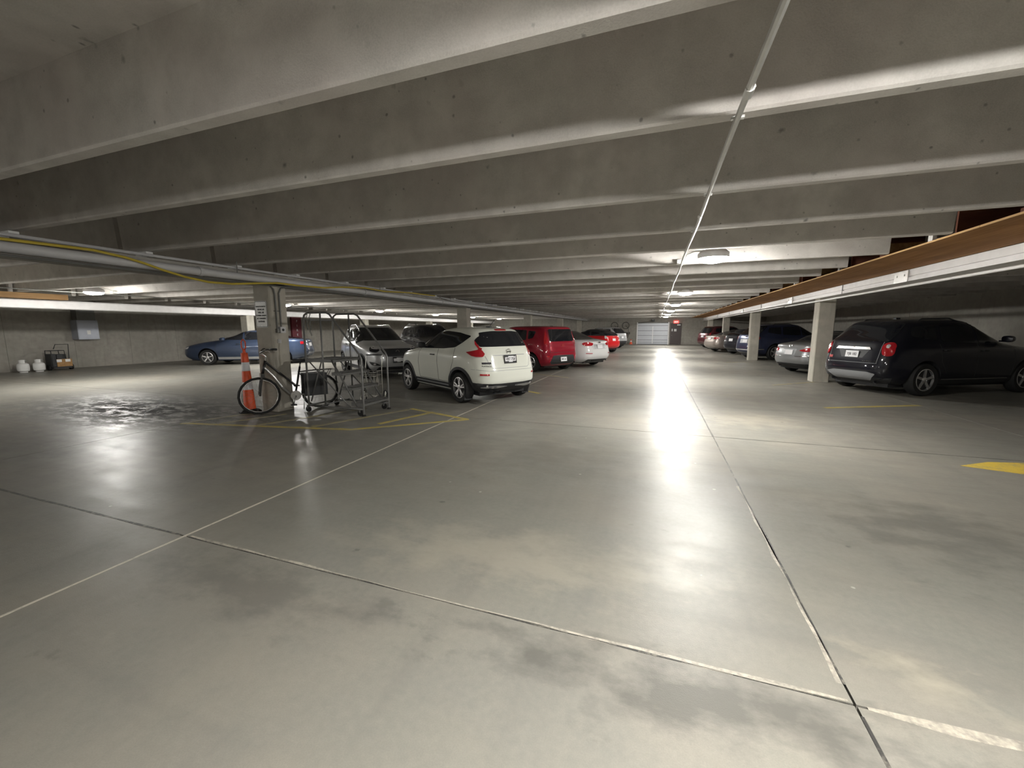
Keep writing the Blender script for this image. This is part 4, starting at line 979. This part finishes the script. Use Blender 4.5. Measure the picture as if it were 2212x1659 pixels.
for sd in (-.22, .22):
    w_ = wheel_ring(.115, .012, None).obj('wheel', m['rubber'], t, smooth=True); w_.location = (-.19, sd, .128)
    b = MB()
    for k in range(6): a = math.pi * k / 6; b.tube([(.11 * math.cos(a), 0, .11 * math.sin(a)), (-.11 * math.cos(a), 0, -.11 * math.sin(a))], .0025, 4)
    b.obj('spoke', m['wire'], w_)
for sd in (-.15, .15): wt([(.17, sd, .18), (.17, sd, .01)], .006).obj('leg', m['wire'], t, smooth=True)

# ------------------------------------------------------------------ bicycle
Bf, Br = Vector((-6.60, 5.13, 0)), Vector((-6.09, 6.00, 0)); dv = (Bf - Br); WB = dv.length; dv.normalize()
t = thing('bicycle', 'black step-through city bicycle leaning by the column and steel ladder', 'bicycle', Br, math.atan2(dv.y, dv.x))
WR = .335
def bt(p, r, seg=8, y=0.0): return MB().tube([(a[0], a[2] if len(a) > 2 else y, a[1]) for a in p], r, seg)
for x in (0, WB):
    w_ = wheel_ring(WR - .02, .021, None).obj('wheel', m['rubber'], t, smooth=True); w_.location = (x, 0, WR)
    wheel_ring(WR - .045, .008, None).obj('rim', m['alloy'], w_, smooth=True)
    b = MB()
    for k in range(18):
        a = 2 * math.pi * k / 18; s2 = .02 if k % 2 else -.02; b.tube([(.02 * math.cos(a + 1), s2, .02 * math.sin(a + 1)), ((WR - .05) * math.cos(a), 0, (WR - .05) * math.sin(a))], .0012, 4)
    b.lathe([(.02, -.035), (.02, .035)], 10, axis='y'); b.obj('spoke', m['wire'], w_)
hx = WB - .12
bt([(hx - .01, .93), (hx - .10, .84), (hx - .28, .66), (hx - .42, .52), (.40, .44)], .020).obj('frame', m['black_frame'], t, smooth=True)
bt([(hx + .015, .83), (hx - .12, .66), (hx - .24, .46), (hx - .36, .33), (.44, .29)], .022).obj('frame', m['silver_frame'], t, smooth=True)
bt([(.33, .82), (.44, .29)], .018).obj('frame', m['black_frame'], t, smooth=True)
for y in (-.05, .05):
    bt([(.44, .29, 0), (.30, .30, y), (0, WR, y)], .011).obj('frame', m['silver_frame'], t, smooth=True)
    bt([(.36, .70, 0), (.20, .55, y), (0, WR, y)], .009).obj('frame', m['black_frame'], t, smooth=True)
    bt([(WB, WR, y), (WB - .02, .50, y), (WB - .055, .68, y)], .017).obj('fork', m['black_frame'], t, smooth=True)
MB().obox((WB - .06, 0, .70), (.03, 0, 0), (0, .075, 0), (0, 0, .03)).obj('fork_crown', m['black_frame'], t)
bt([(WB - .065, .70), (hx - .01, .96)], .023).obj('head_tube', m['black_frame'], t, smooth=True)
bt([(hx - .015, .96), (hx - .02, 1.03), (hx + .06, 1.10)], .016).obj('stem', m['chrome'], t, smooth=True)
bt([(hx - .10, 1.16, -.31), (hx - .02, 1.16, -.20), (hx + .06, 1.10, 0), (hx - .02, 1.16, .20), (hx - .10, 1.16, .31)], .013).obj('handlebar', m['black_frame'], t, smooth=True)
for y in (-1, 1): bt([(hx - .06, 1.165, y * .24), (hx - .14, 1.165, y * .35)], .019).obj('grip', m['trim'], t, smooth=True); bt([(hx + .02, 1.15, y * .18), (hx - .05, 1.12, y * .29)], .006).obj('brake_lever', m['alloy'], t, smooth=True)
bt([(.335, .80), (.315, .90)], .014).obj('seat_post', m['chrome'], t, smooth=True)
V = []; F = []
for i, (x, w_, z) in enumerate(((.16, .07, .925), (.19, .105, .945), (.28, .085, .935), (.36, .035, .935), (.44, .018, .93))):
    for k in range(10):
        a = 2 * math.pi * k / 10; V.append((x, w_ * math.cos(a), z + .03 * math.sin(a) * (1 if math.sin(a) > 0 else 1.3)))
    if i: F += [[(i - 1) * 10 + k, (i - 1) * 10 + (k + 1) % 10, i * 10 + (k + 1) % 10, i * 10 + k] for k in range(10)]
F += [list(range(10)), [40 + k for k in range(10)]]
MB().add(V, F).obj('saddle', m['trim'], t, smooth=True)
MB().lathe([(.09, -.003), (.09, .003)], 24, (.44, .06, .29), 'y').obj('chainring', m['alloy'], t)
for y, a in ((.085, -1.2), (-.085, math.pi - 1.2)):
    e = (.44 + .17 * math.cos(a), .29 + .17 * math.sin(a)); bt([(.44, .29, y), (e[0], e[1], y)], .011).obj('crank', m['chrome'], t, smooth=True)
    MB().obox((e[0], y * 1.6, e[1]), (.045, 0, 0), (0, .04, 0), (0, 0, .011)).obj('pedal', m['trim'], t)
b = MB()
for y in (-.06, .06): b.tube([(.36, y, .72), (.10, y, .74), (-.28, y, .74)], .006, 6); b.tube([(-.20, y, .74), (0, y, WR)], .005, 6)
for k in range(4): b.tube([(.12 - .12 * k, -.06, .74), (.12 - .12 * k, .06, .74)], .005, 6)
b.obj('rear_rack', m['black_frame'], t, smooth=True)
for y in (-.10, .10):
    b = MB(); b.obox((.10, y, .48), (.20, 0, 0), (0, .035, 0), (0, 0, .21)); b.obj('pannier', m['trim'], t)
bt([(.30, .30, .08), (.34, .03, .14)], .008).obj('kickstand', m['alloy'], t, smooth=True)
V = [( -(WR + .02) * math.cos(a), y, WR + (WR + .02) * math.sin(a)) for a in [R(20 + 10 * k) for k in range(13)] for y in (-.03, .03)]
MB().add(V, [[2 * k, 2 * k + 1, 2 * k + 3, 2 * k + 2] for k in range(12)]).obj('fender', m['black_frame'], t, smooth=True)

# ------------------------------------------------------------------ channelizer post
t = thing('delineator_post', 'orange plastic delineator post with white bands and loop handle', 'delineator', (-6.96, 5.2, 0)); t.rotation_euler = (R(-1), R(-2.5), 0)
MB().lathe([(.18, 0), (.18, .025), (.13, .06), (.10, .065)], 8).obj('base', m['rubber'], t)
prof = lambda z: .098 - .04 * z
def seg_(z0, z1, mt, nm): MB().lathe([(prof(z0) - .004, z0), (prof(z0), z0 + .006), (prof(z1), z1 - .006), (prof(z1) - .004, z1)], 20).obj(nm, mt, t, smooth=True)
for z0, z1, k in ((.06, .42, 0), (.42, .56, 1), (.56, .76, 0), (.76, .92, 1), (.92, 1.09, 0)): seg_(z0, z1, m['reflective'] if k else m['orange'], 'band' if k else 'post_body')
MB().lathe([(.03, 1.09), (.022, 1.13), (.03, 1.15)], 10).obj('neck', m['orange'], t, smooth=True)
MB().tube([(-.012, 0, 1.15), (-.05, 0, 1.18), (-.05, 0, 1.29), (0, 0, 1.335), (.05, 0, 1.29), (.05, 0, 1.18), (.012, 0, 1.15)], .010, 8).obj('handle', m['orange'], t, smooth=True)

# ------------------------------------------------------------------ column fittings
t = thing('wall_sign', 'white tow-away notice sign screwed to the column behind the bicycle', 'sign', (-6.72, 5.393, 1.78))
rp = lambda w, h, r: [(sx * (w - r) + r * math.cos(a), sz * (h - r) + r * math.sin(a)) for sx, sz, a0 in ((1, 1, 0), (-1, 1, 90), (-1, -1, 180), (1, -1, 270)) for a in [R(a0 + 15 * k) for k in range(7)]]
MB().prism(rp(.145, .235, .03), -.004, 0).obj('panel', m['sign'], t)
a_ = rp(.138, .228, .026); c_ = rp(.130, .220, .02); n = len(a_)
MB().add([(x, -.0052, z) for x, z in a_] + [(x, -.0052, z) for x, z in c_], [[i, (i + 1) % n, n + (i + 1) % n, n + i] for i in range(n)]).obj('border', m['ink'], t)
for i, (s, sz) in enumerate((('UNAUTHORIZED', .0305), ('VEHICLES', .040), ('WILL BE', .040), ('TOWED AWAY', .035), ('AT OWNERS', .038), ('EXPENSE', .040))):
    lettering(s, sz, m['ink'], t, Matrix.Translation((0, -.0055, .135 - i * .053)) @ Matrix.Rotation(R(90), 4, 'X'), bold=.0012)
for z in (.21, -.205): MB().lathe([(.006, -.009), (.006, -.003)], 8, (0, 0, z), 'y').obj('screw', m['alloy'], t)
t = thing('outlet_box', 'small grey outlet box with two dark conduits on the column side', 'outlet box', (-6.5, 5.58, 1.50))
MB().box(0, .06, -.055, .055, -.055, .055).obj('box', m['pipe'], t)
MB().lathe([(.025, .06), (.02, .068)], 12, axis='x').obj('receptacle', m['trim'], t)
MB().tube([(.02, -.085, -.05), (.02, -.085, .62), (.02, -.10, .72), (.02, -.16, .77)], .014, 8).obj('conduit', m['conduit_dark'], t, smooth=True)
MB().tube([(.02, 0, .055), (.02, 0, .66), (.02, .05, .75), (.02, .15, .77)], .014, 8).obj('conduit', m['conduit_dark'], t, smooth=True)
MB().box(0, .05, -.11, -.06, -.05, .02).obj('conduit_elbow', m['conduit_dark'], t)
MB().box(0, .012, -.12, .03, .33, .345).obj('strap', m['conduit_dark'], t)
t = MB().box(-6.5, -6.465, 5.49, 5.54, 1.26, 1.33).obj('switch_plate', m['pipe']); tag(t, 'small blank grey plate low on the column side behind the bicycle', 'plate')

# ------------------------------------------------------------------ things along the left wall
def tank(x, y, lb):
    t = thing('gas_cylinder', lb, 'gas cylinder', (x, y, 0), .6, 'white cylinders by the left wall')
    MB().lathe([(.10, 0), (.11, .03)], 16).obj('foot_ring', m['white_cyl'], t)
    MB().lathe([(.08, .02), (.145, .06), (.155, .12), (.155, .24), (.145, .30), (.09, .345), (.03, .355)], 24).obj('body', m['white_cyl'], t, smooth=True)
    b = MB()
    for a0 in (20, 200): b.add([(.095 * math.cos(R(a0 + 14 * k)), .095 * math.sin(R(a0 + 14 * k)), z) for k in range(11) for z in (.34, .45)], [[2 * k, 2 * k + 1, 2 * k + 3, 2 * k + 2] for k in range(10)])
    b.obj('collar', m['white_cyl'], t, smooth=True)
    MB().lathe([(.02, .35), (.02, .40), (.03, .40), (.03, .43)], 10).obj('valve', m['alloy'], t)
    return t
tank(-21.35, 7.62, 'white propane cylinder by the left wall, the one farther from the tan machine')
tank(-21.3, 8.0, 'white propane cylinder by the left wall, the one touching the tan machine')
t = thing('walk_behind_machine', 'walk-behind machine with tan casing and black frame by left wall', 'machine', (-21.45, 8.62, 0), 0)
MB().box(-.22, .22, -.16, .26, .14, .42).obj('casing', m['tan'], t)
for y in (-.10, .14): MB().box(.222, .23, y - .07, y + .07, .31, .41).obj('sticker', m['card'], t)
MB().box(-.2, .2, -.26, .24, .07, .14).obj('chassis', m['trim'], t)
MB().box(-.15, .15, -.12, .14, .42, .60).obj('engine', m['trim'], t)
MB().box(-.2, .2, -.30, -.16, .12, .62).obj('tank', m['trim'], t)
b = MB(); fr = m['trim']
for x in (-.2, .2): b.tube([(x, -.28, .10), (x, -.28, .74), (x, .08, .74), (x, .10, .44)], .014, 6)
b.tube([(-.2, -.28, .74), (.2, -.28, .74)], .014, 6); b.tube([(-.2, .08, .74), (.2, .08, .74)], .014, 6); b.obj('roll_frame', fr, t, smooth=True)
b = MB(); b.tube([(.1, -.16, .80), (.1, -.10, .97), (.1, .26, .97), (.1, .24, .6), (.1, .22, .2)], .014, 6); b.obj('handle', fr, t, smooth=True)
for y in (.30, -.30): MB().lathe([(.04, -.03), (.11, -.04), (.11, .04), (.04, .03)], 18, (0, y, .11), 'y').obj('wheel', m['rubber'], t, smooth=True)
t = thing('wall_cabinet', 'blue grey metal cabinet with duct hung on the left wall', 'cabinet', (XL, 9.62, 1.5))
MB().box(.02, .46, -.32, .32, -.36, .40).obj('body', m['cabinet'], t)
MB().box(.46, .468, -.30, .30, -.34, .38).obj('door', m['cabinet'], t)
MB().box(.468, .472, -.05, .06, -.16, .0).obj('sticker', m['card'], t)
MB().box(.06, .42, -.28, .28, .40, 1.3).obj('duct', m['conduit_dark'], t)
t = thing('fire_panel', 'maroon upright panel lettered FIRE on the left wall behind the sedan', 'panel', (XL + .02, 19.95, 0))
MB().box(0, .14, -.36, .36, .3, 2.45).obj('panel', m['maroon'], t)
for i, ch in enumerate('FIRE'): lettering(ch, .20, m['plate'], t, Matrix.Translation((.143, .02, 2.05 - i * .29)) @ Matrix.Rotation(R(90), 4, 'Z') @ Matrix.Rotation(R(90), 4, 'X'))
